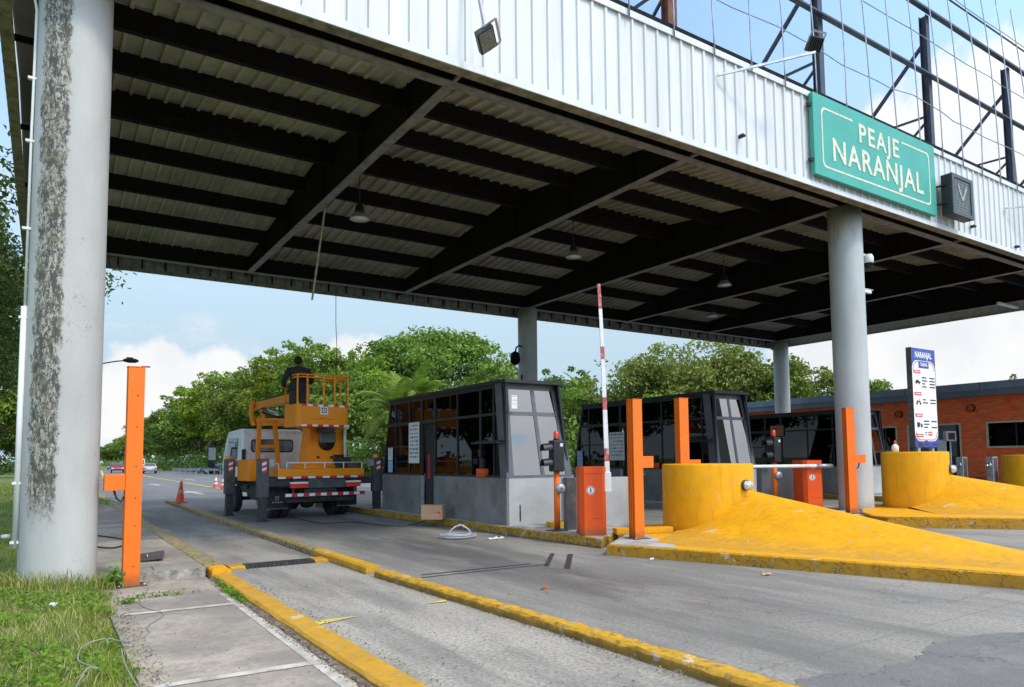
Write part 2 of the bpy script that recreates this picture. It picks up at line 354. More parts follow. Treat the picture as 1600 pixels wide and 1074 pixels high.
M['ink_grey'] = simple('grey_ink', (.25, .25, .26), .6, var=.1)
M['blue'] = simple('blue_sign_film', (.03, .06, .32), .4, var=.06)
M['blue_paper'] = simple('light_blue_paper', (.30, .52, .72), .6, var=.05)
M['alu'] = simple('dark_aluminium', (.028, .029, .032), .4, .3, var=.2)
M['alu_front'] = simple('grey_aluminium', (.115, .12, .135), .42, .3, var=.15, scale=3)
M['booth_wall'] = simple('shaded_booth_paint', (.19, .19, .18), .55, var=.2, scale=1.5, dirt=((.09, .09, .085), .6, 2.5))  # same paint as the front; shade of the side walls put into the colour
M['booth_wall_front'] = simple('lit_booth_paint', (.42, .425, .42), .55, var=.1, scale=1.5, dirt=((.36, .36, .34), .6, 2.5))  # lit copy of the booth paint, lighter for the sunlit front
M['interior'] = simple('dark_interior', (.03, .03, .03), .8)
M['cable_w'] = simple('white_cable', (.44, .44, .49), .5, var=.1)
M['cable_g'] = simple('grey_cable', (.27, .27, .25), .5, var=.1)
M['cable_k'] = simple('black_cable', (.02, .02, .02), .5, var=.1)
M['slate'] = simple('slate_blue_fascia_metal', (.17, .225, .31), .5, var=.14, scale=1.5)
M['slate_dark'] = simple('slate_grey_fascia_metal', (.12, .15, .20), .5, var=.14, scale=1.5)
M['cream'] = simple('cream_frame', (.52, .46, .33), .6, var=.12)
M['terracotta'] = simple('terracotta', (.34, .115, .05), .8, var=.2)
M['plate'] = simple('rusty_cover_plate', (.075, .055, .048), .8, var=.35, scale=6)
M['cloth'] = simple('charcoal_cloth', (.022, .021, .026), .9, var=.3, scale=9)
M['trouser'] = simple('dark_grey_trousers', (.035, .033, .036), .92, var=.25, scale=9)
M['skin'] = simple('brown_skin', (.16, .065, .04), .5, var=.1)
M['hair'] = simple('black_cap', (.012, .012, .013), .9, var=.2)
M['cab_pane'] = simple('painted_daylight_pane', (.20, .24, .25), .12, var=.5, scale=3)  # opaque pane; daylight seen through the cab is painted in as pale colour
M['cone'] = simple('orange_cone_plastic', (.72, .075, .03), .5, var=.15, scale=6, dirt=((.35, .06, .03), .5, 8))
M['car_silver'] = simple('silver_car_paint', (.42, .44, .46), .3, .3, var=.05)
M['car_red'] = simple('dark_red_car_paint', (.22, .03, .035), .3, .1, var=.05)
M['car_black'] = simple('black_car_paint', (.02, .021, .025), .3, .1, var=.05)
M['car_blue'] = simple('blue_car_paint', (.015, .035, .14), .3, .1, var=.05)
M['bark'] = simple('tree_bark', (.11, .085, .06), .9, var=.35, scale=6, bump=.5, bscale=12)
M['bark_pale'] = simple('pale_bark', (.24, .22, .18), .9, var=.3, scale=6, bump=.4, bscale=12)
def mk_brick():
    b = NB('red_brick'); 
    mp = b.N.new('ShaderNodeMapping'); b.L.new(b.obj, mp.inputs[0]); mp.inputs['Rotation'].default_value = (R(90), 0, R(90))
    n = b.N.new('ShaderNodeCombineXYZ'); X, Y, Z = b.xyz()
    b.L.new(b.math('ADD', X, Y), n.inputs[0]); b.L.new(Z, n.inputs[1])
    t = b.N.new('ShaderNodeTexBrick'); b.L.new(n.outputs[0], t.inputs['Vector'])
    t.inputs['Scale'].default_value = 1; t.inputs['Brick Width'].default_value = .26; t.inputs['Row Height'].default_value = .085
    t.inputs['Mortar Size'].default_value = .008; t.inputs['Mortar Smooth'].default_value = .2; t.inputs['Bias'].default_value = -.1
    t.inputs['Color1'].default_value = (.92, .165, .036, 1); t.inputs['Color2'].default_value = (.70, .105, .024, 1); t.inputs['Mortar'].default_value = (.38, .12, .06, 1)
    c = b.mix(b.math('MULTIPLY', b.step(b.noise(1.5, 6, .7), .5, .7), .3), t.outputs['Color'], (.18, .035, .02))
    b.bump(b.math('SUBTRACT', 1, t.outputs['Fac']), .4, .01)
    return b.fin(c, .75)
M['brick'] = mk_brick()
def mk_glass(name, tint, refl, base):
    b = NB(name); t = b.t
    tr = b.N.new('ShaderNodeBsdfTransparent'); tr.inputs[0].default_value = (*tint, 1)
    gl = b.N.new('ShaderNodeBsdfGlossy'); gl.inputs[0].default_value = (*base, 1); gl.inputs['Roughness'].default_value = .015
    lw = b.N.new('ShaderNodeFresnel'); lw.inputs['IOR'].default_value = 1.5
    f = b.math('ADD', b.math('MULTIPLY', lw.outputs[0], .7), refl, clamp=True)
    mx = b.N.new('ShaderNodeMixShader'); b.set(mx.inputs[0], f); b.L.new(tr.outputs[0], mx.inputs[1]); b.L.new(gl.outputs[0], mx.inputs[2])
    b.L.new(mx.outputs[0], b.out.inputs['Surface'])
    return b.m
M['glass'] = mk_glass('dark_tinted_glass', (.03, .028, .026), .02, (.8, .8, .8))
M['glass_front'] = mk_glass('mirror_tinted_glass', (.06, .06, .06), .34, (.66, .67, .70))
M['glass_car'] = mk_glass('car_glass', (.35, .40, .40), .10, (.85, .87, .9))
def mk_leaf(name, lo, hi, trans=.3, sc=.35):
    b = NB(name)
    oi = b.N.new('ShaderNodeObjectInfo')
    n = b.noise(sc, 4, .6); n2 = b.noise(3.1, 3, .7)
    ge = b.N.new('ShaderNodeNewGeometry'); rpi = ge.outputs['Random Per Island']
    f = b.math('ADD', b.math('MULTIPLY', b.step(n, .3, .7), .45), b.math('MULTIPLY', b.math('POWER', rpi, 1.6), .65))
    c = b.mix(f, tuple(x*.75 for x in lo), tuple(x*1.05 for x in hi))
    c = b.mix(b.math('MULTIPLY', b.step(b.math('FRACT', b.math('MULTIPLY', rpi, 17.3)), .86, .95), .5), c, (hi[0]*1.5, hi[1]*1.1, hi[2]*1.6))
    hsv = b.N.new('ShaderNodeHueSaturation'); b.set(hsv.inputs['Color'], c)
    b.set(hsv.inputs['Hue'], b.math('ADD', .485, b.math('MULTIPLY', oi.outputs['Random'], .03)))
    b.set(hsv.inputs['Value'], b.math('ADD', .85, b.math('MULTIPLY', oi.outputs['Random'], .3)))
    c = hsv.outputs[0]
    b.fin(c, .5, spec=.3)
    tl = b.N.new('ShaderNodeBsdfTranslucent'); b.set(tl.inputs[0], b.mix(.5, c, (.16, .24, .02)))
    mx = b.N.new('ShaderNodeMixShader'); mx.inputs[0].default_value = trans
    b.L.new(b.b.outputs[0], mx.inputs[1]); b.L.new(tl.outputs[0], mx.inputs[2]); b.L.new(mx.outputs[0], b.out.inputs['Surface'])
    return b.m
M['leaf'] = mk_leaf('green_leaves', (.085, .14, .018), (.23, .34, .045))
M['leaf_bright'] = mk_leaf('bright_green_leaves', (.14, .22, .016), (.34, .46, .045), .4)
M['leaf_dark'] = mk_leaf('dark_green_leaves', (.055, .11, .016), (.14, .24, .035), .32)
M['leaf_deep'] = mk_leaf('deep_green_leaves', (.022, .048, .010), (.07, .13, .022), .22)
M['leaf_olive'] = mk_leaf('olive_leaves', (.14, .19, .03), (.32, .39, .08), .36)
M['leaf_palm'] = mk_leaf('palm_leaves', (.12, .22, .025), (.28, .40, .05), .38)
M['grass'] = mk_leaf('grass_blades', (.12, .21, .012), (.34, .42, .05), .4, sc=1.3)
M['straw'] = simple('dry_straw', (.42, .34, .16), .9, var=.25)
M['clover'] = mk_leaf('clover_leaves', (.07, .18, .012), (.18, .38, .025), .36, sc=2.5)

# ------------------------------------------------------------------ mesh helpers
class MB:
    def __init__(s): s.v = []; s.f = []; s.mi = []; s.cur = 0; s.sm = []
    def mat(s, i): s.cur = i; return s
    def add(s, vs, fs, smooth=False):
        o = len(s.v); s.v += [tuple(v) for v in vs]
        for f in fs: s.f.append(tuple(i+o for i in f)); s.mi.append(s.cur); s.sm.append(smooth)
        return s
    def box(s, x0, x1, y0, y1, z0, z1, bev=0., rot=None, piv=None):
        x0, x1 = min(x0, x1), max(x0, x1); y0, y1 = min(y0, y1), max(y0, y1); z0, z1 = min(z0, z1), max(z0, z1)
        if bev <= 0:
            vs = [(x, y, z) for z in (z0, z1) for x, y in ((x0, y0), (x1, y0), (x1, y1), (x0, y1))]
            fs = [(3, 2, 1, 0), (4, 5, 6, 7), (0, 1, 5, 4), (1, 2, 6, 5), (2, 3, 7, 6), (3, 0, 4, 7)]
        else:
            bm = bmesh.new(); bmesh.ops.create_cube(bm, size=1)
            for v in bm.verts: v.co = Vector((x0+(v.co.x+.5)*(x1-x0), y0+(v.co.y+.5)*(y1-y0), z0+(v.co.z+.5)*(z1-z0)))
            bmesh.ops.bevel(bm, geom=bm.edges[:], offset=min(bev, .45*min(x1-x0, y1-y0, z1-z0)), segments=2, profile=.6, affect='EDGES')
            bm.verts.index_update(); vs = [v.co.copy() for v in bm.verts]; fs = [[v.index for v in f.verts] for f in bm.faces]; bm.free()
        if rot is not None:
            p = Vector(piv or ((x0+x1)/2, (y0+y1)/2, (z0+z1)/2)); vs = [rot @ (Vector(v)-p) + p for v in vs]
        return s.add(vs, fs)
    def beam(s, a, b, w, h, up=(0, 0, 1)):
        a = Vector(a); b = Vector(b); d = (b-a).normalized(); u = Vector(up)
        if abs(d.dot(u)) > .98: u = Vector((1, 0, 0))
        sx = d.cross(u).normalized(); sy = sx.cross(d).normalized()
        vs = [p + sx*(i*w/2) + sy*(j*h/2) for p in (a, b) for i, j in ((-1, -1), (1, -1), (1, 1), (-1, 1))]
        return s.add(vs, [(3, 2, 1, 0), (4, 5, 6, 7), (0, 1, 5, 4), (1, 2, 6, 5), (2, 3, 7, 6), (3, 0, 4, 7)][::1])
    def cyl(s, a, b, r0, r1=None, n=16, cap=True, smooth=True):
        r1 = r0 if r1 is None else r1
        a = Vector(a); b = Vector(b); d = (b-a).normalized(); u = Vector((0, 0, 1)) if abs(d.z) < .98 else Vector((1, 0, 0))
        x = d.cross(u).normalized(); y = d.cross(x)
        vs = []
        for p, r in ((a, r0), (b, r1)):
            for i in range(n):
                t = 2*math.pi*i/n; vs.append(p + (x*math.cos(t) + y*math.sin(t))*r)
        s.add(vs, [(i, i+n, (i+1) % n+n, (i+1) % n) for i in range(n)], smooth)
        if cap: s.add(vs, [tuple(range(n)), tuple(range(2*n-1, n-1, -1))])
        return s
    def tube(s, pts, r, n=6, taper=None):
        pts = [Vector(p) for p in pts]; k = len(pts); vs = []
        px = None
        for i, p in enumerate(pts):
            d = (pts[min(i+1, k-1)] - pts[max(i-1, 0)]).normalized()
            if px is None:
                u = Vector((0, 0, 1)) if abs(d.z) < .9 else Vector((1, 0, 0)); px = d.cross(u).normalized()
            px = (px - d*px.dot(d)).normalized(); py = d.cross(px)
            rr = r if taper is None else r*(1-(1-taper)*i/(k-1))
            for j in range(n):
                t = 2*math.pi*j/n; vs.append(p + (px*math.cos(t) + py*math.sin(t))*rr)
        fs = [(i*n+j, i*n+(j+1) % n, (i+1)*n+(j+1) % n, (i+1)*n+j) for i in range(k-1) for j in range(n)]
        s.add(vs, fs, True); s.add(vs, [tuple(range(n-1, -1, -1)), tuple((k-1)*n+j for j in range(n))])
        return s
    def lathe(s, prof, n=24, c=(0, 0, 0), axis='z', smooth=True):
        c = Vector(c); vs = []
        for r, z in prof:
            for i in range(n):
                t = 2*math.pi*i/n
                p = Vector((r*math.cos(t), r*math.sin(t), z))
                if axis == 'y': p = Vector((p.x, p.z, p.y))
                if axis == 'x': p = Vector((p.z, p.x, p.y))
                vs.append(c+p)
        k = len(prof)
        s.add(vs, [(i*n+j, i*n+(j+1) % n, (i+1)*n+(j+1) % n, (i+1)*n+j) for i in range(k-1) for j in range(n)], smooth)
        return s
    def prism(s, poly, z0, z1, axis='z', smooth=False):
        def P(a, b, c): return (a, b, c) if axis == 'z' else ((c, a, b) if axis == 'x' else (a, c, b))
        n = len(poly); vs = [P(a, b, z0) for a, b in poly] + [P(a, b, z1) for a, b in poly]
        s.add(vs, [tuple(range(n-1, -1, -1)), tuple(range(n, 2*n))]); s.add(vs, [(i, (i+1) % n, (i+1) % n+n, i+n) for i in range(n)], smooth)
        return s
    def quad(s, *p): return s.add(p, [(0, 1, 2, 3)])
    def slab(s, p, t):
        p = [Vector(q) for q in p]; n = (p[1]-p[0]).cross(p[2]-p[0]).normalized()*t
        k = len(p); vs = p + [q+n for q in p]
        return s.add(vs, [tuple(range(k-1, -1, -1)), tuple(range(k, 2*k))] + [(i, (i+1) % k, (i+1) % k+k, i+k) for i in range(k)])
    def mesh(s, name, mats):
        me = bpy.data.meshes.new(name); me.from_pydata([tuple(v) for v in s.v], [], s.f)
        if not isinstance(mats, (list, tuple)): mats = [mats]
        for mm in mats: me.materials.append(mm)
        me.polygons.foreach_set('material_index', s.mi); me.polygons.foreach_set('use_smooth', s.sm)
        bm = bmesh.new(); bm.from_mesh(me); bmesh.ops.remove_doubles(bm, verts=bm.verts, dist=1e-5); bmesh.ops.recalc_face_normals(bm, faces=bm.faces); bm.to_mesh(me); bm.free()
        me.update(); return me
    def build(s, name, mats, parent=None, loc=(0, 0, 0), rotz=0):
        o = bpy.data.objects.new(name, s.mesh(name, mats)); COL.objects.link(o); o.location = loc; o.rotation_euler = (0, 0, rotz)
        if parent: o.parent = parent
        return o
def B(*a, **k): return MB().box(*a, **k)
def thing(name, label, cat, loc=(0, 0, 0), rotz=0, group=None):
    o = bpy.data.objects.new(name, None); COL.objects.link(o); o.location = loc; o.rotation_euler = (0, 0, rotz)
    o.empty_display_size = .2
    o['label'] = label; o['category'] = cat
    if group: o['group'] = group
    return o
def tag(o, label, cat, group=None):
    o['label'] = label; o['category'] = cat
    if group: o['group'] = group
    return o
def struct(o, kind='structure'): o['kind'] = kind; return o
def dup(o, parent=None, **k):
    c = o.copy(); COL.objects.link(c)
    if parent: c.parent = parent
    for a, b in k.items():
        if a in ('label', 'group', 'category'): c[a] = b
        else: setattr(c, a, b)
    for ch in [x for x in o.children]: dup(ch, c)
    return c
def text_mesh(txt, size, depth, align='CENTER', space=1.0, bold=0.0):
    cu = bpy.data.curves.new('lettering', 'FONT'); cu.body = txt; cu.size = size; cu.extrude = depth; cu.align_x = align; cu.align_y = 'CENTER'
    cu.space_character = space; cu.offset = bold; cu.resolution_u = 3
    ob = bpy.data.objects.new('lettering', cu); COL.objects.link(ob)
    dg = bpy.context.evaluated_depsgraph_get(); me = bpy.data.meshes.new_from_object(ob.evaluated_get(dg))
    bpy.data.objects.remove(ob); bpy.data.curves.remove(cu)
    return me
def text(txt, size, mat_, parent, loc, rot=(R(90), 0, 0), depth=.004, name='lettering', align='CENTER', space=1.0, bold=0., sx=1.):
    me = text_mesh(txt, size, depth, align, space, bold); me.materials.clear(); me.materials.append(mat_)
    if sx != 1.:
        for v in me.vertices: v.co.x *= sx
    o = bpy.data.objects.new(name, me); COL.objects.link(o); o.parent = parent; o.location = loc; o.rotation_euler = rot
    return o
def arr_mesh(name, V, F, mats, mi=None, smooth=False):
    me = bpy.data.meshes.new(name); V = np.asarray(V, dtype=np.float32); F = np.asarray(F, dtype=np.int32)
    me.vertices.add(len(V)); me.vertices.foreach_set('co', V.ravel())
    k = F.shape[1]; me.loops.add(F.size); me.loops.foreach_set('vertex_index', F.ravel())
    me.polygons.add(len(F)); me.polygons.foreach_set('loop_start', np.arange(0, F.size, k, dtype=np.int32))
    for mm in mats: me.materials.append(mm)
    if mi is not None: me.polygons.foreach_set('material_index', np.asarray(mi, dtype=np.int32))
    me.polygons.foreach_set('use_smooth', np.full(len(F), smooth)); me.update(calc_edges=True); me.validate(); return me
def new_ob(name, me, parent=None, loc=(0, 0, 0), rotz=0):
    o = bpy.data.objects.new(name, me); COL.objects.link(o); o.location = loc; o.rotation_euler = (0, 0, rotz)
    if parent: o.parent = parent
    return o

# ================================================================== SETTING
struct(MB().quad((-900, -60, -.06), (1500, -60, -.06), (1500, 3000, -.06), (-900, 3000, -.06)).build('ground', M['earth']))
# grass bank left of the pavement (a gently lumpy sheet)
gx = np.linspace(-14, .64, 40); gy = np.linspace(-4, 60, 90); mbk = MB()
def bank_z(x, y): return (.10 if x < .3 else .10-.14*(x-.3)/.35) + .03*math.sin(x*1.7+y*.6) + .02*math.sin(x*4.1-y*2.3)  + (.10*(min(0, x+1.5)/-6) if x < -1.5 else 0)
vs = [(x, y, bank_z(x, y)) for y in gy for x in gx]
fs = [(j*40+i, j*40+i+1, (j+1)*40+i+1, (j+1)*40+i) for j in range(89) for i in range(39)]
struct(mbk.add(vs, fs, True).build('grass_bank', M['earth']))
def sheet(name, pts, z, mat_, sub=None):
    return struct(MB().add([(x, y, z) for x, y in pts], [tuple(range(len(pts)))]).build(name, mat_))
sheet('road', [(1.9, -40), (70, -40), (70, 62), (22, 70), (19, 110), (26, 220), (50, 500), (95, 900), (80, 900), (38, 500), (14, 220), (5.5, 110), (2.05, 44)], -.004, M['asphalt'])
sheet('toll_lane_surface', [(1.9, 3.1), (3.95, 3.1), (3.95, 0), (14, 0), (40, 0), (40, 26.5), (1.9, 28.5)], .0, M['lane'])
rgp = random.Random(2); seam = []
base_ = [(3.95, 3.12), (4.4, 3.12), (5.2, 2.97), (6.3, 3.05), (7.4, 2.86), (9.0, 2.6), (11.0, 2.0), (14, 1.4), (40, 1.2)]
for a_, c_ in zip(base_[:-1], base_[1:]):
    k_ = max(2, int((c_[0]-a_[0])/.05)) if a_[0] < 11 else 2
    for q_ in range(k_): f_ = q_/k_; seam.append((a_[0]+(c_[0]-a_[0])*f_, a_[1]+(c_[1]-a_[1])*f_+rgp.uniform(-.035, .035)+.05*math.sin(a_[0]*3+f_*5)))
sheet('dark_asphalt_patch', [(3.95, -3), (40, -3), (40, 1.2)] + seam[::-1], .004, M['asphalt_dark'])
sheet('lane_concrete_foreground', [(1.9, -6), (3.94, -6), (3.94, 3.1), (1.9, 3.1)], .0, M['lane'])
# pavement
struct(B(.60, 1.865, -5, 10.45, -.05, .003).build('sidewalk', M['walk']))
struct(B(.56, 1.86, 10.45, 27, -.05, .125).build('raised_sidewalk', M['walk']))
struct(B(.60, 1.862, 10.43, 10.449, .0, .118).build('step_face', M['conc_rough']))
struct(B(.4, 1.86, 27.01, 60, -.05, .12).build('far_sidewalk', M['walk']))
def wob(pts_in, z0, z1, mat_, name, nsub=40, amp=.012, mats=None, seed=1):
    """kerb along y: pts_in = [(y, xl, xr)] ; slightly uneven edges, rounded top corners"""
    rg = random.Random(seed); b = MB(); ys = [p[0] for p in pts_in]
    rings = []
    for i in range(nsub+1):
        y = ys[0] + (ys[-1]-ys[0])*i/nsub
        for (a, b_) in zip(pts_in[:-1], pts_in[1:]):
            if min(a[0], b_[0])-1e-6 <= y <= max(a[0], b_[0])+1e-6:
                t = (y-a[0])/(b_[0]-a[0]); xl = a[1]+t*(b_[1]-a[1]); xr = a[2]+t*(b_[2]-a[2]); break
        j = lambda k=1.: rg.uniform(-amp, amp)*k
        c = .025
        rings.append([(xl+j(), y, z0), (xl+j(), y, z1-c+j(.5)), (xl+c+j(), y, z1+j(.5)), (xr-c+j(), y, z1+j(.5)), (xr+j(), y, z1-c+j(.5)), (xr+j(), y, z0)])
    vs = [p for r in rings for p in r]
    fs = [(i*6+k, i*6+k+1, (i+1)*6+k+1, (i+1)*6+k) for i in range(nsub) for k in range(5)]
    fs += [tuple(range(6)), tuple(nsub*6+k for k in range(5, -1, -1))]
    return struct(b.add(vs, fs, False).build(name, mat_))
wob([(-5, 1.93, 2.19), (5, 1.925, 2.185), (10.2, 1.92, 2.155)], -.02, .055, M['yellow_kerb'], 'kerb', 70, .007, seed=2)
wob([(10.21, 1.91, 2.145), (10.6, 1.91, 2.14)], -.02, .118, M['yellow'], 'kerb_end', 4, .008, seed=3)
wob([(10.61, 1.865, 2.15), (16, 1.865, 2.14), (27, 1.87, 2.15), (44, 1.95, 2.3), (60, 2.3, 2.7)], -.02, .132, M['kerb_faded'], 'faded_kerb', 60, .008, seed=4)
wob([(11.61, 3.70, 3.90), (15, 3.70, 3.92), (30, 3.90, 4.14)], -.02, .11, M['kerb_faded'], 'lane_divider_far', 60, .01, seed=5)
wob([(9.3, 3.70, 3.91), (11.6, 3.70, 3.90)], -.02, .112, M['yellow_kerb'], 'lane_divider_end', 10, .004, seed=5)
wob([(9.02, 3.70, 3.90), (6.4, 3.80, 3.96), (4.9, 3.86, 4.03), (2.6, 3.87, 4.10)], -.02, .092, M['yellow_kerb_old'], 'lane_divider_near', 70, .014, seed=6)
rgs = random.Random(9); vs = []
for k in range(160):
    y = -5+15.2*k/159; a = rgs.uniform(-.03, .03)
    vs += [(1.85+a, y, .0035), (1.885+a*.5, y, .008+rgs.uniform(0, .006)), (1.936, y, .012+rgs.uniform(0, .012))]
struct(MB().add(vs, [(k*3+j, k*3+j+1, k*3+j+4, k*3+j+3) for k in range(159) for j in (0, 1)], True).build('gutter_soil', M['soil']))

def island(name, poly, z, m_face, m_top, cap=None):
    b = MB(); n = len(poly)
    # bevelled slab
    cx = sum(p[0] for p in poly)/n; cy = sum(p[1] for p in poly)/n
    inn = [(p[0]+(cx-p[0])*.03/max(.3, abs(cx-p[0])+.01), p[1]+(cy-p[1])*.03/max(.3, abs(cy-p[1])+.01)) for p in poly]
    vs = [(x, y, -.03) for x, y in poly] + [(x, y, z-.02) for x, y in poly] + [(x, y, z) for x, y in inn]
    b.mat(0).add(vs, [(i, (i+1) % n, (i+1) % n+n, i+n) for i in range(n)]); b.add(vs, [(i+n, (i+1) % n+n, (i+1) % n+2*n, i+2*n) for i in range(n)])
    b.mat(1).add(vs, [tuple(range(2*n, 3*n))])
    return struct(b.build(name, [m_face, m_top]))
def densify(poly, step, amp, seed):
    rg = random.Random(seed); out = []
    for i in range(len(poly)):
        a = Vector(poly[i]); b = Vector(poly[(i+1) % len(poly)]); k = max(1, int((b-a).length/step))
        for j in range(k):
            p = a.lerp(b, j/k); out.append((p.x+rg.uniform(-amp, amp), p.y+rg.uniform(-amp, amp)))
    return out
ISL1 = [(7.72, 24), (7.74, 17), (7.86, 12.5), (8.02, 9.47), (9.5, 10.35), (10.3, 11.0), (10.1, 24)]
island('toll_island', densify(ISL1, .35, .012, 3), .18, M['isl_face'], M['isl_top'])
NOSE1 = [(7.55, 8.78), (8.14, 7.29), (8.70, 5.80), (9.43, 3.70), (9.8, 2.6), (10.2, 2.3), (10.7, 2.6), (11.6, 4.6), (12.6, 7.0), (13.0, 8.8), (12.6, 10.4), (10.4, 10.9), (9.55, 10.3)]
island('nose_platform', densify(NOSE1, .4, .008, 4), .176, M['yellow_crack'], M['yellow'])
struct(MB().add([(7.60, 8.76, .1805), (8.05, 7.72, .1805), (8.5, 8.3, .1805), (8.95, 9.3, .1805), (9.5, 10.15, .1805), (9.45, 10.2, .1805)], [tuple(range(6))]).build('bare_platform_end', M['isl_top']))
ISL2 = [(15.9, 26), (15.85, 17), (15.8, 12), (15.72, 9.2), (16.4, 8.35), (18.2, 9.0), (18.7, 26)]
island('second_toll_island', densify(ISL2, .4, .03, 5), .18, M['conc_rough'], M['isl_top'])
NOSE2 = [(15.25, 8.8), (15.16, 8.45), (15.7, 7.88), (16.36, 7.18), (16.91, 6.57), (18.3, 5.0), (19.6, 3.4), (20.6, 4.4), (20.9, 7), (21, 10.4), (18.5, 11.0), (16.1, 9.6)]
island('second_nose_platform', densify(NOSE2, .4, .008, 6), .24, M['yellow_crack'], M['yellow'])
ISL3 = [(23.8, 26), (23.8, 12.2), (24.4, 11.2), (26.2, 11.2), (26.6, 26)]
island('third_toll_island', densify(ISL3, .5, .01, 7), .18, M['isl_face'], M['isl_top'])
struct(B(33.6, 36, 6, 30, -.05, .12).build('building_pavement', M['isl_top']))
# road markings
def marks(name, polys, z, mat_):
    b = MB()
    for p in polys: b.add([(x, y, z) for x, y in p], [tuple(range(len(p)))])
    return struct(b.build(name, mat_))
def strip(a, b_, wd):
    a = Vector(a); b_ = Vector(b_); d = (b_-a).normalized(); n = Vector((-d.y, d.x))*wd/2
    return [tuple(a-n), tuple(b_-n), tuple(b_+n), tuple(a+n)]
def arrow(x, y, s=1.):
    return [[(x-.12*s, y-2.2*s), (x+.12*s, y-2.2*s), (x+.12*s, y+.4*s), (x-.12*s, y+.4*s)], [(x-.5*s, y+.4*s), (x+.5*s, y+.4*s), (x, y+2.4*s)]]
marks('lane_edge_line', [strip((8.4, 40), (9.2, 80), .2), strip((9.2, 80), (11.5, 140), .25), strip((3.2, 52), (4.9, 80), .18), strip((4.9, 80), (9.5, 165), .25)], .010, M['mark_y'])
marks('road_arrow', arrow(6.3, 38.5) + arrow(6.4, 54.5) + arrow(10.5, 66), .010, M['mark'])
marks('lane_dash', [strip((4.6, 47), (4.7, 51), .14), strip((8.0, 70), (13.5, 73.5), .5), strip((8.5, 58), (13, 60.5), .35)], .010, M['mark'])
marks('worn_lane_line', [strip((2.9, 16.2), (3.4, 16.1), .08), strip((2.8, 15.2), (3.5, 15.1), .08)], .008, M['mark'])
marks('worn_yellow_line', [[(2.20, 6.72), (2.62, 6.84), (2.62, 6.86), (2.20, 6.90)], [(3.45, 7.0), (3.72, 6.98), (3.74, 7.08)]], .008, M['mark_y'])
marks('detector_groove', [strip((4.28, 8.78), (6.05, 8.74), .035), strip((4.18, 8.58), (6.2, 8.56), .03), strip((6.10, 8.42), (6.98, 9.46), .07), strip((6.2, 8.06), (7.16, 9.22), .085)], .008, M['ink'])
b = MB()
for x0, x1, y0 in ((.66, 1.84, 5.5), (.72, 1.84, 8.25)): b.add([(x0, y0, .0085), (x1, y0-.06, .0085), (x1, y0+.05, .0085), (x0, y0+.09, .0085)], [(0, 1, 2, 3)])
b.add([(1.70, -5, .0065), (1.849, -5, .0065), (1.839, 9.0, .0065), (1.76, 9.0, .0065)], [(0, 1, 2, 3)]); struct(b.build('pavement_joint', M['joint']))
struct(MB().add([(.58, 18.2, .13), (1.84, 18.1, .13), (1.84, 18.6, .13), (.58, 18.7, .13)], [(0, 1, 2, 3)]).build('pavement_band', M['isl_top']))
# rubber hump in the left lane
sp = thing('speed_hump', 'low black ribbed rubber speed hump with two yellow ends across left lane', 'speed hump', (2.26, 11.0, 0))
sp.scale = (1.06, 1.25, 1.2)
b = MB()
for i in range(16): b.prism([(-.17, 0), (-.11, .03), (.11, .03), (.17, 0)], .22+i*.058, .22+i*.058+.05, 'x')
b.build('ribbed_pad', M['rubber'], sp)
for x0 in (0, 1.16): MB().prism([(-.19, 0), (-.12, .036), (.12, .036), (.19, 0)], x0, x0+.2, 'x').build('end_cap', M['yellow_kerb'], sp)

# ================================================================== CANOPY
FY0, FY1, FX0, FX1, FZ0, FZ1, ZF = 9.52, 25.66, -.72, 35.0, 7.73, 9.97, 7.98
BX = [0.0, 5.65, 11.43, 17.12, 22.9, 28.55, 34.1]
can = thing('toll_canopy', 'wide steel toll canopy with white ribbed metal fascia on round grey columns', 'canopy')
def ribbed(x0, x1, z0, z1, y, sgn, pitch=.327, axis='x', inner=True):
    """profiled metal sheet standing on plane y, ribs towards sgn"""
    b = MB(); pts = []; x = x0
    while x < x1-.001:
        p = min(pitch, x1-x)
        pts += [(x, 0), (x+min(.235, p), 0), (x+min(.25, p), .035), (x+min(.297, p), .035), (x+min(.312, p), 0)]
        x += pitch
    pts.append((x1, 0))
    q = [pts[0]]
    for p in pts[1:]:
        if p[0] > q[-1][0]+1e-4: q.append(p)
    vs = []
    for a, d in q:
        for z in (z0, z1): vs.append((a, y+sgn*d, z) if axis == 'x' else (y+sgn*d, a, z))
    return b.add(vs, [(2*i, 2*i+2, 2*i+3, 2*i+1) for i in range(len(q)-1)])
fr = ribbed(FX0, FX1, FZ0+.10, FZ1-.09, FY0, -1).build('fascia_sheet', M['fascia'], can)
b = MB().box(FX0, FX1, FY0-.055, FY0-.042, FZ0, FZ0+.125); b.box(FX0, FX1, FY0-.06, FY0-.04, FZ1-.13, FZ1)
b.build('fascia_trim', M['fascia'], fr)
MB().box(FX0, FX1, FY0-.041, FY0+.16, FZ0-.012, FZ0+.012).box(FX0+.01, FX1-.01, FY0+.02, FY0+.03, FZ0+.02, FZ1).build('soffit_trim', M['soffit'], can)
MB().box(FX0, FX1, FY0-.02, FY0+.22, FZ1+.003, FZ1+.13).box(FX0, FX1, FY0-.035, FY0-.022, FZ1+.03, FZ1+.11).build('roof_flashing', M['steel_dark'], can)
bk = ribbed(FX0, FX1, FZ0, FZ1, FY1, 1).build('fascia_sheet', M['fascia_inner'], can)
MB().box(FX0, FX1, FY1-.03, FY1-.012, FZ0-.01, FZ0+.12).build('fascia_trim', M['soffit'], bk)
b = MB()
for k in range(52): B(FX0+.4+k*.69, FX0+.44+k*.69, FY1-.07, FY1-.03, FZ0+.13, FZ0+.9).build('fascia_stud', M['steel_dark'], bk)
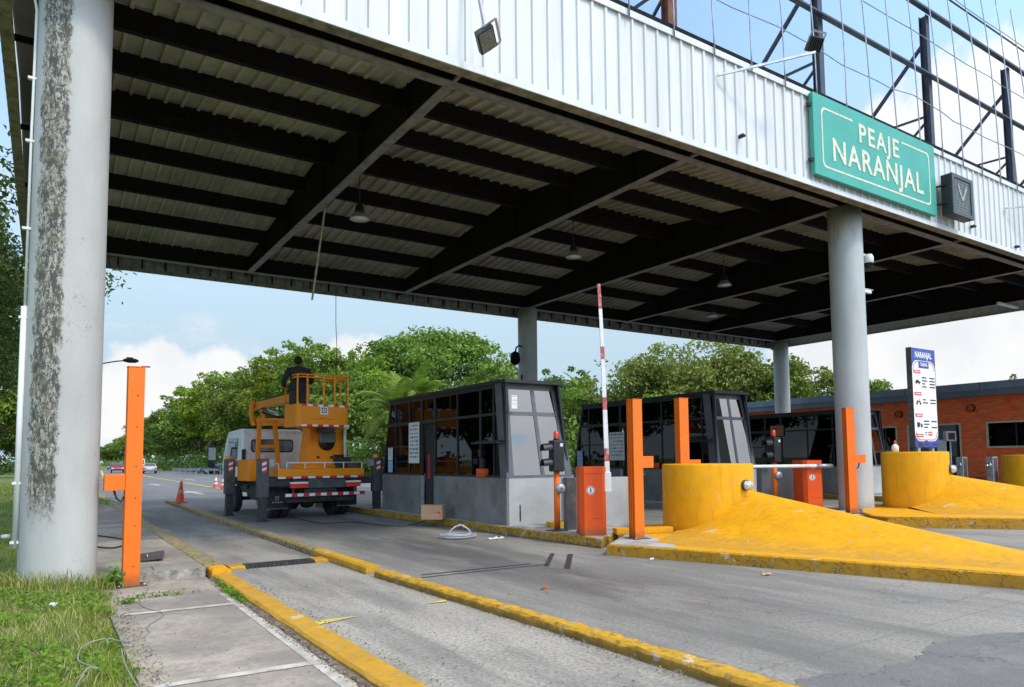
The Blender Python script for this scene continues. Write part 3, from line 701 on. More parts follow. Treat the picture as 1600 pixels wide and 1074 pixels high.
lf = ribbed(FY0+.03, FY1-.04, FZ0, FZ1, FX0+.02, -1, axis='y').build('fascia_sheet', M['fascia'], can)
MB().box(FX0-.01, FX0+.16, FY0+.17, FY1-.05, FZ0-.012, FZ0+.012).build('fascia_trim', M['soffit'], lf)
rf = ribbed(FY0+.03, FY1-.04, FZ0, FZ1, FX1-.02, 1, axis='y').build('fascia_sheet', M['fascia'], can)
MB().box(FX1-.2, FX1-.03, FY0+.17, FY1-.05, FZ0-.012, FZ0+.012).build('fascia_trim', M['soffit'], rf)
def roof_z(y): return 9.42 - .11*abs(y-17.4)
b = MB(); pts = []; x = FX0+.1
while x < FX1-.3:
    pts += [(x, 0), (x+.21, 0), (x+.225, -.085), (x+.285, -.085), (x+.30, 0)]; x += .327
vs = []; ysr = [FY0+.05, 17.4, FY1-.06]
for a, d in pts:
    for y in ysr: vs.append((a, y, roof_z(y)+d))
b.add(vs, [(3*i+k, 3*i+k+1, 3*i+k+4, 3*i+k+3) for i in range(len(pts)-1) for k in (0, 1)])
for a_, c_ in ((0, 1), (1, 2)):
    y0, y1 = ysr[a_], ysr[c_]
    b.add([(FX0+.04, y0, roof_z(y0)+.03), (FX1-.04, y0, roof_z(y0)+.03), (FX1-.04, y1, roof_z(y1)+.03), (FX0+.04, y1, roof_z(y1)+.03)], [(0, 1, 2, 3)])
b.build('roof_sheet', M['sheet'], can)
YE0, YE1 = 10.42, 24.85
for i, x in enumerate(BX):
    wb = MB(); wy = [YE0-.7, 17.4, YE1+.7]
    vs = []
    for y in wy:
        for dx in (-.012, .012): vs += [(x+dx, y, ZF+.02), (x+dx, y, roof_z(y)-.05)]
    # vs index: y*4 + side*2 + top
    f = []
    for k in (0, 1):
        a = k*4; f += [(a, a+4, a+5, a+1), (a+2, a+3, a+7, a+6), (a, a+2, a+6, a+4), (a+1, a+5, a+7, a+3)]
    f += [(0, 1, 3, 2), (8, 10, 11, 9)]
    wb.add(vs, f)
    for y in (12.0, 14.5, 17.0, 20, 22.7): wb.box(x-.1, x+.1, y, y+.012, ZF+.02, roof_z(y)-.1)
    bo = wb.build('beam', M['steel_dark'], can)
    MB().box(x-.10, x+.10, YE0+.112, YE1-.112, ZF, ZF+.018).build('flange', M['steel_flange'], bo)
    MB().box(x-.03, x+.03, FY0+.17, YE0-.112, ZF+.0, ZF+.05).build('outrigger_bracket', M['steel_flange'], bo)
for y in (YE0, YE1):
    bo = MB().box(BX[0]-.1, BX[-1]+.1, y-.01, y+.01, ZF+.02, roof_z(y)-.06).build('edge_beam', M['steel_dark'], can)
    MB().box(BX[0]-.1, BX[-1]+.1, y-.11, y+.11, ZF-.001, ZF+.019).build('flange', M['steel_flange'], bo)
for k, y in enumerate((12.45, 14.3, 18.75, 20.6, 22.6)):
    z = roof_z(y)
    for i in range(6): MB().box(BX[i]+.02, BX[i+1]-.02, y-.06, y+.06, z-.46, z-.07).build('purlin', M['steel_dark'], can)
for i in range(6):
    MB().box(BX[i]+.02, BX[i+1]-.02, 16.35, 16.5, roof_z(16.4)-.62, roof_z(16.4)-.045).box(BX[i]+.02, BX[i+1]-.02, 16.25, 16.349, roof_z(16.4)-.40, roof_z(16.4)-.36).build('ridge_purlin', M['steel_dark'], can)
for y in (FY0+.3, 13, 16.5, 20, 23): B(FX0+.05, -.102, y, y+.04, ZF+.1, ZF+.2).build('end_bracket', M['steel_dark'], can)
# columns keep local coordinates so paint follows the shaft
def column_local(x, y, z0, mat_, label):
    n = 56; prof = [(.412, -.15)] + [(.412, (ZF-.004-z0)*k/14) for k in range(15)] + [(.3, ZF-.004-z0)]
    o = MB().lathe(prof, n).build('column', mat_, can, loc=(x, y, z0)); o['label'] = label; return o
c0 = column_local(.17, 10.42, .0, M['col_mould'], 'white column streaked with black mould')
c1 = column_local(17.3, 10.42, .15, M['col'], 'clean grey column in front of second booth')
column_local(17.15, 24.85, .15, M['col'], 'shaded grey column behind first booth')
column_local(34.45, 24.85, .1, M['col'], 'shaded grey column by brick building')
column_local(.17, 24.85, .0, M['col'], 'shaded rear column in grass')
column_local(34.0, 10.42, .1, M['col'], 'grey column at right end')
cd = MB().tube([(-.435, -.06, .55), (-.435, -.06, 3.45)], .035, 8).tube([(-.43, -.06, 3.45), (-.432, -.07, 5.5), (-.425, -.08, 7.2), (-.50, -.08, 7.6), (-.62, -.06, 7.95)], .017, 6)
for z in (.6, 1.3, 3.3, 4.4, 5.5, 6.3): cd.box(-.49, -.38, -.09, -.03, z, z+.03)
cd.build('conduit', M['white_plastic'], c0)
MB().box(-.015, .015, -.41, -.40, 1.62, 1.72).build('anchor_hole', M['plate'], c0)

# --- billboard frame standing on the roof
bf = thing('billboard_frame', 'bare steel billboard frame of posts, rails and thin rods on canopy roof', 'billboard frame')
for i, x in enumerate(BX[2:]):
    b = MB(); z0 = roof_z(10.85)+.035
    b.box(x-.10, x+.10, 10.75, 10.77, z0, 15.44).box(x-.10, x+.10, 10.95, 10.97, z0, 15.44).box(x-.012, x+.012, 10.77, 10.95, z0, 15.44)
    if i == 0: b.box(x+.13, x+.23, 10.8, 10.9, z0, 15.2)
    po = b.build('post', M['frame_steel'] if i else M['frame_rust'], bf)
    MB().beam((x, 10.97, 14.5), (x, 16.3, roof_z(16.3)+.07), .09, .09).build('brace', M['frame_steel'], bf)
    MB().beam((x, 10.97, 12.2), (x, 13.8, 12.35), .06, .06).beam((x, 10.97, 12.0), (x, 12.3, 10.9), .06, .06).beam((x, 12.3, 10.9), (x, 13.0, roof_z(13)+.06), .06, .06).build('strut', M['frame_steel'], bf)
for z, hh in ((13.35, .13), (15.48, .16)):
    MB().box(9.0, 36, 10.62, 10.70, z-hh/2, z+hh/2).box(9.0, 36, 10.55, 10.62, z-hh/2, z-hh/2+.02).build('rail', M['frame_steel'], bf)
MB().tube([(9, 10.6, 16.3), (20, 10.6, 16.28), (36, 10.6, 16.3)], .03, 6).build('rail', M['frame_steel'], bf)
rg = random.Random(11)
x = 8.9
while x < 35:
    p = []; bend = rg.uniform(-.12, .12); b2 = rg.uniform(-.06, .06)
    for k in range(13):
        z = 9.75 + (16.3-9.75)*k/12; t = k/12
        p.append((x+bend*math.sin(math.pi*t*.9)+b2*math.sin(5*t), 9.43 + 1.1*t*t*0.3 + (.0 if k else -.0), z))
    MB().tube(p, .017, 5).build('rod', M['rod'], bf); x += 1.165+rg.uniform(-.03, .03)
for z, yy in ((11.12, 9.47), (13.15, 9.55), (15.1, 9.66)):
    p = []; xx = 8.9
    while xx < 35: p.append((xx, yy, z+rg.uniform(-.09, .09)*(1 if z < 12 else .4))); xx += rg.choice((.7, 1.1, 1.5))
    MB().tube(p, .013, 5).build('wire', M['rod'], bf)

# --- main sign
sg = thing('name_sign', 'green sign reading PEAJE NARANJAL in cream letters on canopy fascia', 'sign', (14.45, FY0-.075, 7.97))
MB().box(0, 5.45, -.10, 0, 0, 1.93, .01).build('sign_panel', M['sign_green'], sg)
text('PEAJE', .66, M['sign_letter'], sg, (2.72, -.106, 1.38), depth=.004, space=1.18, bold=.012, sx=1.0)
text('NARANJAL', .78, M['sign_letter'], sg, (2.72, -.106, .70), depth=.004, space=1.10, bold=.012, sx=1.0)
b = MB()
def rrect(x0, x1, z0, z1, r, wd, y, gap):
    def pth(q):
        P = []
        for cx, cz, a0 in ((x1-r-q, z1-r-q, 0), (x0+r+q, z1-r-q, 90), (x0+r+q, z0+r+q, 180), (x1-r-q, z0+r+q, 270)):
            for k in range(7): a = R(a0+15*k); P.append((cx+r*math.cos(a), cz+r*math.sin(a)))
        return P
    o = pth(0); n_ = pth(wd); k = len(o)
    for i in range(k):
        j = (i+1) % k
        if i == 6 and gap:
            for (sa, sb) in ((0., gap[0]), (gap[1], 1.)):
                l = lambda A, B_, t: (A[0]+(B_[0]-A[0])*t, A[1]+(B_[1]-A[1])*t)
                q = [l(o[i], o[j], sa), l(o[i], o[j], sb), l(n_[i], n_[j], sb), l(n_[i], n_[j], sa)]
                b.add([(p[0], y, p[1]) for p in q], [(0, 1, 2, 3)])
        else: b.add([(p[0], y, p[1]) for p in (o[i], o[j], n_[j], n_[i])], [(0, 1, 2, 3)])
rrect(.30, 5.15, .22, 1.66, .14, .045, -.1045, (.265, .755))
b.build('border_line', M['sign_letter'], sg)
b = MB()
for p in ((-.03, .3), (-.03, 1.6), (5.48, .25), (5.48, 1.5)): b.box(p[0]-.05, p[0]+.05, -.06, .02, p[1], p[1]+.08)
b.build('mounting_clip', M['black_plastic'], sg)
# lane signal with cross and arrow grid
ls = thing('lane_signal', 'black lane signal box with grid lens beside green sign', 'signal', (20.15, FY0-.08, 8.02))
MB().box(0, 1.16, -.361, -.10, 0, 1.12, .02).build('housing', M['black_plastic'], ls)
b = MB().box(.0, 1.16, -.40, -.362, 0, .10).box(0, 1.16, -.40, -.362, 1.02, 1.12).box(0, .13, -.40, -.362, .1001, 1.0199).box(1.03, 1.16, -.40, -.362, .1001, 1.0199)
b.build('bezel', M['grey_plastic'], ls)
ln = MB().box(.131, 1.029, -.372, -.363, .101, 1.019).build('lens', M['lens_grey'], ls)
b = MB()
for k in range(1, 12):
    if k < 12: b.box(.131+k*.075, .137+k*.075, -.378, -.373, .12, 1.0)
for k in range(1, 12): b.box(.14, 1.02, -.379, -.3785+.0045, .10+k*.076, .106+k*.076)
b.build('louvre', M['grey_plastic'], ln)
MB().beam((.35, -.384, .85), (.58, -.384, .45), .004, .07, up=(1, 0, 0)).beam((.81, -.3841, .85), (.58, -.3841, .45), .004, .07, up=(1, 0, 0)).build('arrow', M['louvre_lit'], ls)
MB().box(-.06, 0, -.25, .0, .3, .34).box(-.06, 0, -.25, 0, .8, .84).build('bracket', M['black_plastic'], ls)
# studs on the fascia
for x, z in ((12.02, 8.27), (22.1, 8.1), (24.9, 7.95)):
    tag(MB().cyl((0, 0, 0), (0, -.10, 0), .045, n=10).cyl((0, -.10, 0), (0, -.13, -.03), .03, n=8).build('cable_gland', M['black_plastic'], loc=(x, FY0-.037, z)),
        {12.02: 'small black cable gland on fascia left of green sign', 22.1: 'small black cable gland under the lane signal box', 24.9: 'small black cable gland at far right on white fascia'}[x], 'cable gland')
# floodlights
def floodlight(loc, rot, label, arm):
    t = thing('floodlight', label, 'floodlight', loc)
    e = Matrix.Rotation(rot[2], 4, 'Z') @ Matrix.Rotation(rot[0], 4, 'X') @ Matrix.Rotation(rot[1], 4, 'Y')
    def put(mb, name, mt, par=t):
        mb.v = [tuple(e @ Vector(v)) for v in mb.v]; return mb.build(name, mt, par)
    h = put(MB().box(-.19, .19, -.05, .05, -.15, .15, .02), 'lamp_housing', M['black_plastic'])
    fn = MB()
    for k in range(6): fn.box(-.16+k*.06, -.145+k*.06, .051, .08, -.13, .13)
    put(fn, 'cooling_fin', M['black_plastic'], h)
    put(MB().box(-.165, .165, -.056, -.051, -.125, .125), 'lens', M['lens_grey'], h)
    put(MB().beam((-.21, 0, 0), (-.21, .02, .24), .012, .04).beam((.21, 0, 0), (.21, .02, .24), .012, .04).beam((-.21, .02, .24), (.21, .02, .24), .012, .04), 'yoke', M['galv'])
    MB().beam(*arm, .045, .045).build('arm', M['galv'], t)
    return t
floodlight((5.46, 8.95, 7.98), (R(50), R(28), R(25)), 'black floodlight hanging crookedly from thin arm over white fascia', ((0, .02, .2), (-.05, .48, 1.95)))
MB_ = floodlight((13.2, 8.45, 10.15), (R(-35), R(8), R(180)), 'dark floodlight on long outreaching arm above green sign left edge', ((0, -.02, -.18), (-1.85, 1.0, -.75)))
floodlight((26.5, 8.45, 9.55), (R(-35), R(0), R(180)), 'floodlight arm reaching out of frame from right end of fascia', ((0, 0, -.18), (-2.2, .98, -.5)))

# --- pendant lamps
def pendant(loc, top):
    t = thing('pendant_lamp', '', 'lamp', loc, group='pendant lamps under canopy')
    MB().cyl((0, 0, .36), (0, 0, top), .012, n=6).build('stem', M['black_plastic'], t)
    MB().lathe([(.0, .38), (.07, .38), (.10, .33), (.12, .19), (.13, .16), (.0, .155)], 20).build('ballast', M['black_plastic'], t)
    MB().lathe([(.12, .15), (.2, .08), (.245, .0), (.255, -.02), (.235, -.01), (.19, .07), (.11, .14)], 24).build('reflector', M['galv'], t)
    MB().lathe([(.0, .045), (.225, .0), (.23, -.006), (.0, -.03)], 24).build('lens', M['white'], t)
    return t
p0 = pendant((6.55, 17, 7.72), 1.65)
p0['label'] = 'high bay pendant lamp nearest, beside hanging wooden batten'
dup(p0, location=(13.5, 17, 7.78), label='high bay pendant lamp second nearest, left of raised barrier tip')
dup(p0, location=(20.45, 17, 7.78), label='high bay pendant lamp right of raised barrier tip, below third beam')
dup(p0, location=(24.4, 21, 7.75), label='farthest small pendant lamp deep under canopy')
# hanging batten, wire
tag(MB().beam((5.78, 17.4, 7.99), (5.47, 17.4, 5.57), .07, .03).build('wooden_batten', M['wood']), 'loose wooden batten hanging at a slant from canopy beam', 'batten')
tag(MB().tube([(8.70, 24.9, 7.97), (8.71, 24.9, 6.5), (8.75, 24.88, 5.6), (8.73, 24.9, 4.7)], .012, 5).build('hanging_wire', M['cable_k']), 'thin black wire dangling from rear canopy edge above truck', 'wire')
tl = MB().box(0, 3.5, -.06, .06, -.05, .05, .02).build('tube_light', M['white'], loc=(33.0, 13.3, 7.85)); tag(tl, 'white tube light under right end of canopy', 'tube light')

# --- cameras on columns
t = thing('dome_camera', 'white dome camera on bracket high on clean grey column', 'camera', (17.62, 10.3, 6.72))
MB().box(-.05, .0, -.10, .10, -.16, .16, .01).build('wall_plate', M['white_plastic'], t)
MB().tube([(0, 0, .04), (.18, -.06, .09), (.30, -.1, .07)], .04, 8).lathe([(.0, .12), (.09, .11), (.125, .04), (.125, -.10), (.11, -.12)], 18, (.33, -.11, 0)).build('camera_body', M['white_plastic'], t)
MB().lathe([(.11, -.12), (.10, -.19), (.06, -.235), (0, -.25)], 18, (.33, -.11, 0)).build('dome', M['glass'], t)
MB().lathe([(.0, -.16), (.06, -.17), (.05, -.22), (0, -.23)], 12, (.33, -.11, 0)).build('lens', M['black_plastic'], t)
MB().tube([(-.03, -.05, -.15), (-.03, -.07, -.5), (.0, -.05, -.9)], .012, 6).build('cable', M['white_plastic'], t)
t = thing('bullet_camera', 'small white bullet camera below dome camera on grey column', 'camera', (17.62, 10.3, 5.77))
MB().cyl((-.03, 0, 0), (.02, 0, 0), .10, n=16).build('wall_plate', M['white_plastic'], t)
MB().tube([(0, 0, 0), (.10, -.03, .02), (.16, -.05, .06)], .025, 8).build('bracket', M['white_plastic'], t)
MB().box(.10, .42, -.11, -.01, .03, .12, .015).box(.10, .48, -.12, 0, .121, .132).build('camera_body', M['white_plastic'], t)
MB().cyl((.42, -.06, .075), (.435, -.06, .075), .035, n=12).build('lens', M['black_plastic'], t)
t = thing('gooseneck_lamp', 'small dark gooseneck lamp on left side of shaded rear column', 'lamp', (16.72, 24.7, 6.3))
MB().tube([(.02, 0, 0), (-.15, -.05, .02), (-.32, -.1, -.08), (-.38, -.1, -.28)], .035, 8).build('arm', M['steel_dark'], t)
MB().lathe([(.05, .2), (.17, .12), (.21, -.05), (.2, -.25), (.12, -.36), (0, -.38)], 16, (-.38, -.1, -.45)).build('lamp_head', M['steel_dark'], t)
MB().tube([(.0, 0, -1.2), (.02, 0, -4)], .03, 6).build('conduit', M['steel_dark'], t)

# ================================================================== BOOTHS
def make_booth(label):
    t = thing('toll_booth', label, 'toll booth', (7.97, 12.37, .18))
    Wd, Ln, H0, H1 = 1.72, 6.45, .975, 2.97
    tk = .06
    MB().box(0, tk, 0, 3.28, 0, H0).box(0, tk, 3.93, Ln, 0, H0).box(Wd-tk, Wd, tk, Ln-tk, 0, H0).box(tk, Wd, Ln-tk, Ln, 0, H0).build('wall', M['booth_wall'], t)
    o = MB().box(tk+.001, Wd, .0-.004, tk, 0, H0).build('front_wall', M['booth_wall_front'], t)
    MB().box(.0-.003, tk+.003, 3.925, 3.985, 0, H0).build('door_jamb', M['galv'], t)
    MB().tube([(.33, -.012, .08), (.33, -.012, .38), (.33, .0, .42)], .014, 6).build('pipe_stub', M['plate'], t)
    MB().box(tk, Wd-tk, tk, Ln-tk, .0, .02).build('floor', M['interior'], t)
    rx = lambda z: Wd-.04 - (z-H0)/(H1-H0)*.25           # leaning right side
    ry = lambda z: Ln-.02 - (z-H0)/(H1-H0)*.52           # leaning far end
    # roof slab
    MB().add([(-.03, -.03, H1), (rx(H1)+.04, -.03, H1), (rx(H1)+.04, ry(H1)+.05, H1), (-.03, ry(H1)+.05, H1), (-.03, -.03, H1+.07), (rx(H1)+.03, -.03, H1+.07), (rx(H1)+.03, ry(H1)+.04, H1+.07), (-.03, ry(H1)+.04, H1+.07)],
             [(3, 2, 1, 0), (4, 5, 6, 7), (0, 1, 5, 4), (1, 2, 6, 5), (2, 3, 7, 6), (3, 0, 4, 7)]).build('roof', M['alu'], t)
    # left side frame
    f = MB(); ZT = 2.33
    for y, w_ in ((.04, .08), (.50, .035), (1.06, .06), (2.10, .04), (3.24, .08)):
        f.box(0.002, .06, y-w_/2, y+w_/2, H0, H1)
    for y, w_ in ((3.97, .08), (4.70, .05), (5.58, .04)):
        f.beam((.03, y, H0), (.03, min(y, ry(H1)-.02), H1), .058, w_, up=(0, 1, 0))
    f.beam((.03, ry(H0)-.02, H0), (.03, ry(H1)-.02, H1), .058, .08, up=(0, 1, 0))
    f.box(.004, .058, .0, ry(H0), H0+.0, H0+.05) if False else f.box(.004, .058, .0, 3.2, H0, H0+.05).box(.004, .058, 4.0, Ln-.06, H0, H0+.05)
    f.box(.004, .058, 0, ry(H1), H1-.09, H1-.001)
    f.box(.005, .057, 0, 3.2, ZT-.03, ZT+.03).box(.005, .057, 3.2, ry(ZT), ZT-.05, ZT+.04)
    f.box(.005, .057, 4.0, ry(1.75), 1.70, 1.74)
    # right and rear frame
    for y in (.05, 1.3, 2.6, 3.9, 5.1, 5.88): f.beam((rx(H0)-.03, min(y, 6.3), H0), (rx(H1)-.03, y, H1), .05, .05, up=(0, 1, 0))
    f.beam((rx(ZT)-.03, .06, ZT), (rx(ZT)-.03, ry(ZT)-.04, ZT), .05, .05); f.beam((rx(H1)-.03, .06, H1-.04), (rx(H1)-.03, ry(H1)-.04, H1-.04), .05, .08)
    f.beam((.06, ry(ZT)-.03, ZT), (rx(ZT)-.05, ry(ZT)-.03, ZT), .05, .05); f.beam((.85, ry(H0)-.03, H0), (.8, ry(H1)-.03, H1), .05, .05)
    f.build('window_frame', M['alu'], t)
    # front frame
    f = MB(); y0, y1 = -.008, .20
    lf = lambda z: -.012+(z-H0)*.105
    def bar(xa, za, xb, zb, w_, dp=.05): f.add([(xa-w_/2, lf(za), za), (xa+w_/2, lf(za), za), (xb+w_/2, lf(zb), zb), (xb-w_/2, lf(zb), zb), (xa-w_/2, lf(za)+dp, za), (xa+w_/2, lf(za)+dp, za), (xb+w_/2, lf(zb)+dp, zb), (xb-w_/2, lf(zb)+dp, zb)], [(0, 1, 2, 3), (7, 6, 5, 4), (0, 4, 5, 1), (1, 5, 6, 2), (2, 6, 7, 3), (3, 7, 4, 0)])
    bar(.09, H0, .09, H1, .18, .24); bar(rx(H0)-.05, H0, rx(H1)-.05, H1, .16, .24); bar(.93, H0+.05, .80, H1-.12, .09)
    def hbar(xa, xb, za, zb): bar((xa+xb)/2, za, (xa+xb)/2, zb, xb-xa, .048)
    hbar(.181, rx(H0)-.131, H0, H0+.05); hbar(.181, rx(H1)-.131, H1-.12, H1-.002)
    hbar(.181, .79, ZT-.04, ZT+.04); hbar(.885, rx(ZT)-.14, ZT-.04, ZT+.04)
    f.build('front_frame', M['alu_front'], t)
    g = 'window_pane'; ly = lambda z: .006+(z-H0)*.105
    for za, zb in ((H0+.05, ZT-.04), (ZT+.04, H1-.12)):
        xa = lambda z: .93 - (z-H0)*.13/2
        MB().slab([(.18, ly(za), za), (xa(za)-.045, ly(za), za), (xa(zb)-.045, ly(zb), zb), (.18, ly(zb), zb)], .006).build(g, M['glass_front'], t)
        MB().slab([(xa(za)+.045, ly(za), za), (rx(za)-.13, ly(za), za), (rx(zb)-.13, ly(zb), zb), (xa(zb)+.045, ly(zb), zb)], .006).build(g, M['glass_front'], t)
    ys = [.08, .48, 1.03, 2.08, 3.20]
    ya = [.08, .52, 1.09, 2.12]; yb = [.482, 1.03, 2.08, 3.20]
    for a, b_ in zip(ya, yb):
        for za, zb in ((H0+.05, ZT-.03), (ZT+.03, H1-.09)):
            if a == .52 and za < 2: za = 1.76      # open service hatch below
            MB().box(.026, .032, a, b_, za, zb).build(g, M['glass'], t)
    for a, b_ in ((4.01, 4.675), (4.725, 5.56), (5.60, 6.05)):
        for za, zb in ((H0+.05, 1.70), (1.74, ZT-.05), (ZT+.04, H1-.09)):
            a2, b2 = a, min(b_, ry(zb)-.05)
            if b2 > a2: MB().box(.026, .032, a2, b2, za, zb).build(g, M['glass'], t)
    MB().box(.026, .032, 3.28, 3.93, ZT+.04, H1-.09).build(g, M['glass'], t)
    for a, b_ in ((.1, 1.27), (1.33, 2.57), (2.63, 3.87), (3.93, 5.07)):
        MB().slab([(rx(H0)-.03, a, H0), (rx(H0)-.03, b_, H0), (rx(H1)-.03, b_, H1-.08), (rx(H1)-.03, a, H1-.08)], .006).build(g, M['glass'], t)
    MB().slab([(.07, ry(H0)-.03, H0), (rx(H0)-.06, ry(H0)-.03, H0), (rx(H1)-.06, ry(H1)-.03, H1-.08), (.07, ry(H1)-.03, H1-.08)], .006).build(g, M['glass'], t)
    # hatch shelf / visor, counter
    MB().box(-.16, .0, .10, 1.18, 1.70, 1.72).box(-.16, -.14, .1, 1.18, 1.72, 1.745).box(-.06, 0, .1, 1.18, 1.745, 1.765).build('hatch_visor', M['alu'], t)
    MB().box(.07, .55, .2, 3.0, .93, .96).box(.9, Wd-.12, .2, 3.0, .6, .63).build('counter', M['interior'], t)
    MB().box(.25, .32, 1.3, 1.7, 1.0, 1.35).box(.2, .4, 1.45, 1.55, .96, 1.0).build('monitor', M['black_plastic'], t)
    # open doorway: inner dark leaf, folded back
    MB().box(.10, .14, 3.30, 3.92, .02, 2.26).build('door', M['interior'], t)
    MB().box(.085, .099, 3.68, 3.76, .9, 1.5).build('door_notice', M['red'], t)
    return t
b1 = make_booth('dark glazed toll booth nearest, cardboard box at its open door')
b2_ = dup(b1, location=(16.2, 13.95, .10), label='dark glazed toll booth behind yellow drum and two orange posts')
b2_.scale = (1.02, 1.03, 1.115)
b3_ = dup(b1, location=(24.0, 14.2, .2), label='dark glazed toll booth farthest, half hidden by big grey column')
def poster(name, par, loc, w_, h_, mat_, label, cat, rows=6, axis='x', ink='ink_grey', seed=1):
    t = thing(name, label, cat, loc)
    b = MB().box(-.008, -.002, -w_/2, w_/2, -h_/2, h_/2) if axis == 'x' else MB().box(-w_/2, w_/2, -.008, -.002, -h_/2, h_/2)
    b.build('sheet', mat_, t); rg = random.Random(seed); b = MB()
    for k in range(rows):
        z = h_*.42 - k*h_*.86/rows; a = -w_*.4
        while a < w_*.36:
            l = rg.uniform(.03, .16)*w_*1.6; l = min(l, w_*.4-a); hh = h_*rg.choice((.012, .02, .03))
            if axis == 'x': b.box(-.0105, -.0085, a, a+l, z-hh, z+hh)
            else: b.box(a, a+l, -.0105, -.0085, z-hh, z+hh)
            a += l+w_*.05
    b.build('print', M[ink], t); return t
poster('notice', None, (7.965, 16.75, 1.99), .62, 1.05, M['paper'], 'large white notice taped on nearest booth window left of doorway', 'notice', 9)
poster('notice', None, (7.965, 18.25, 1.72), .30, .33, M['paper'], 'small white notice at far end of nearest booth', 'notice', 5, seed=3)
poster('notice', None, (7.965, 18.25, 1.38), .30, .33, M['blue_paper'], 'light blue notice below white one on nearest booth', 'notice', 3, seed=4)
poster('notice', None, (16.19, 18.2, 1.95), .75, .95, M['paper'], 'white notice on second booth left of raised barrier arm', 'notice', 7, seed=5)
poster('notice', None, (16.19, 20.2, 1.55), .32, .55, M['blue_paper'], 'blue notice at far end of second booth', 'notice', 3, seed=6)
poster('notice', None, (23.99, 17.6, 2.55), .6, .42, M['terracotta'], 'brownish red notice on third booth window', 'notice', 2, seed=7)
poster('notice', None, (8.17, 12.355, 2.74), .14, .28, M['paper'], 'torn white sticker on nearest booth front pane', 'sticker', 3, axis='y', seed=8)
# red box in the hatch
def hatch_box(loc, label):
    t = thing('card_reader', label, 'card reader', loc)
    MB().box(-.06, .10, -.14, .14, 0, .19, .012).build('casing', M['orange_box'], t)
    MB().box(-.01, .06, -.06, .06, .19, .42, .01).build('reader_head', M['black_plastic'], t)
    return t
hatch_box((7.97, 13.37, 1.155), 'orange card reader box on sill of nearest booth hatch')
hatch_box((16.18, 16.4, 1.2), 'orange card reader box on sill of second booth')

# ================================================================== ORANGE POSTS
def make_post(label, loc, rz, arm_side, H=2.68, front_flat=True):
    t = thing('sensor_post', label, 'post', loc, rz)
    if front_flat:
        b = MB().box(-.095, .095, -.07, .07, 0, H, .006)
        o = b.build('post_body', M['orange_post'], t)
        for z in (.25, .75, 1.1, 1.5, 2.0, 2.4): MB().cyl((0.02, -.071, z), (.02, -.074, z), .009, n=8).build('rivet', M['plate'], o)
    else:
        # channel: recessed dark slots run down the left face
        b = MB().box(-.07, .095, -.07, .10, 0, H, .004)
        for y0, y1 in ((-.07, -.045), (-.012, .012), (.035, .055), (.085, .10)): b.box(-.105, -.0705, y0, y1, 0, H)
        o = b.build('post_body', M['orange_post'], t)
    MB().box(-.11 if not front_flat else -.10, .10, -.075, .105 if not front_flat else .075, H+.001, H+.014).build('cap', M['orange_post'], t)
    bp = MB().box(-.17, .17, -.15, .17, 0, .012).build('base_plate', M['plate'], t)
    for bx, by in ((-.14, -.12), (.14, -.12)): MB().cyl((bx, by, .012), (bx, by, .035), .014, n=6).build('bolt', M['galv'], bp)
    s = arm_side
    xa, xb = (.096, .34) if s > 0 else (-.096-.23, -.096)
    sb = MB().box(xa, xb, -.06, .06, 1.2, 1.40, .006).build('side_box', M['orange_post'], t)
    MB().tube([((xa+xb)/2, .0, 1.2), ((xa+xb)/2-.03*s, 0, 1.10), ((xa+xb)/2-.08*s, .0, 1.06), (.097*s, .0, 1.12)], .014, 6).build('cable', M['cable_k'], sb)
    return t
op = make_post('orange sensor post on pavement beside mouldy white column', (.945, 10.22, .0), R(3), -1, 2.76)
MB().box(.06, .16, -.02, .02, 2.776, 2.79).build('bracket', M['plate'], op)
make_post('orange sensor post with grooved side between barrier cabinet and yellow drum', (8.48, 9.05, .176), R(-3), 1, 2.37, False)
make_post('orange sensor post standing behind nearest yellow drum', (11.68, 11.0, .10), R(-8), 1, 2.74)
bpy.data.objects['sensor_post.002'].scale = (1.3, 1.3, 1)
make_post('orange sensor post with grooved side in front of big grey column', (16.18, 9.85, .18), R(-25), 1, 2.52, False)
bpy.data.objects['sensor_post.003'].scale = (1.06, 1.06, 1)

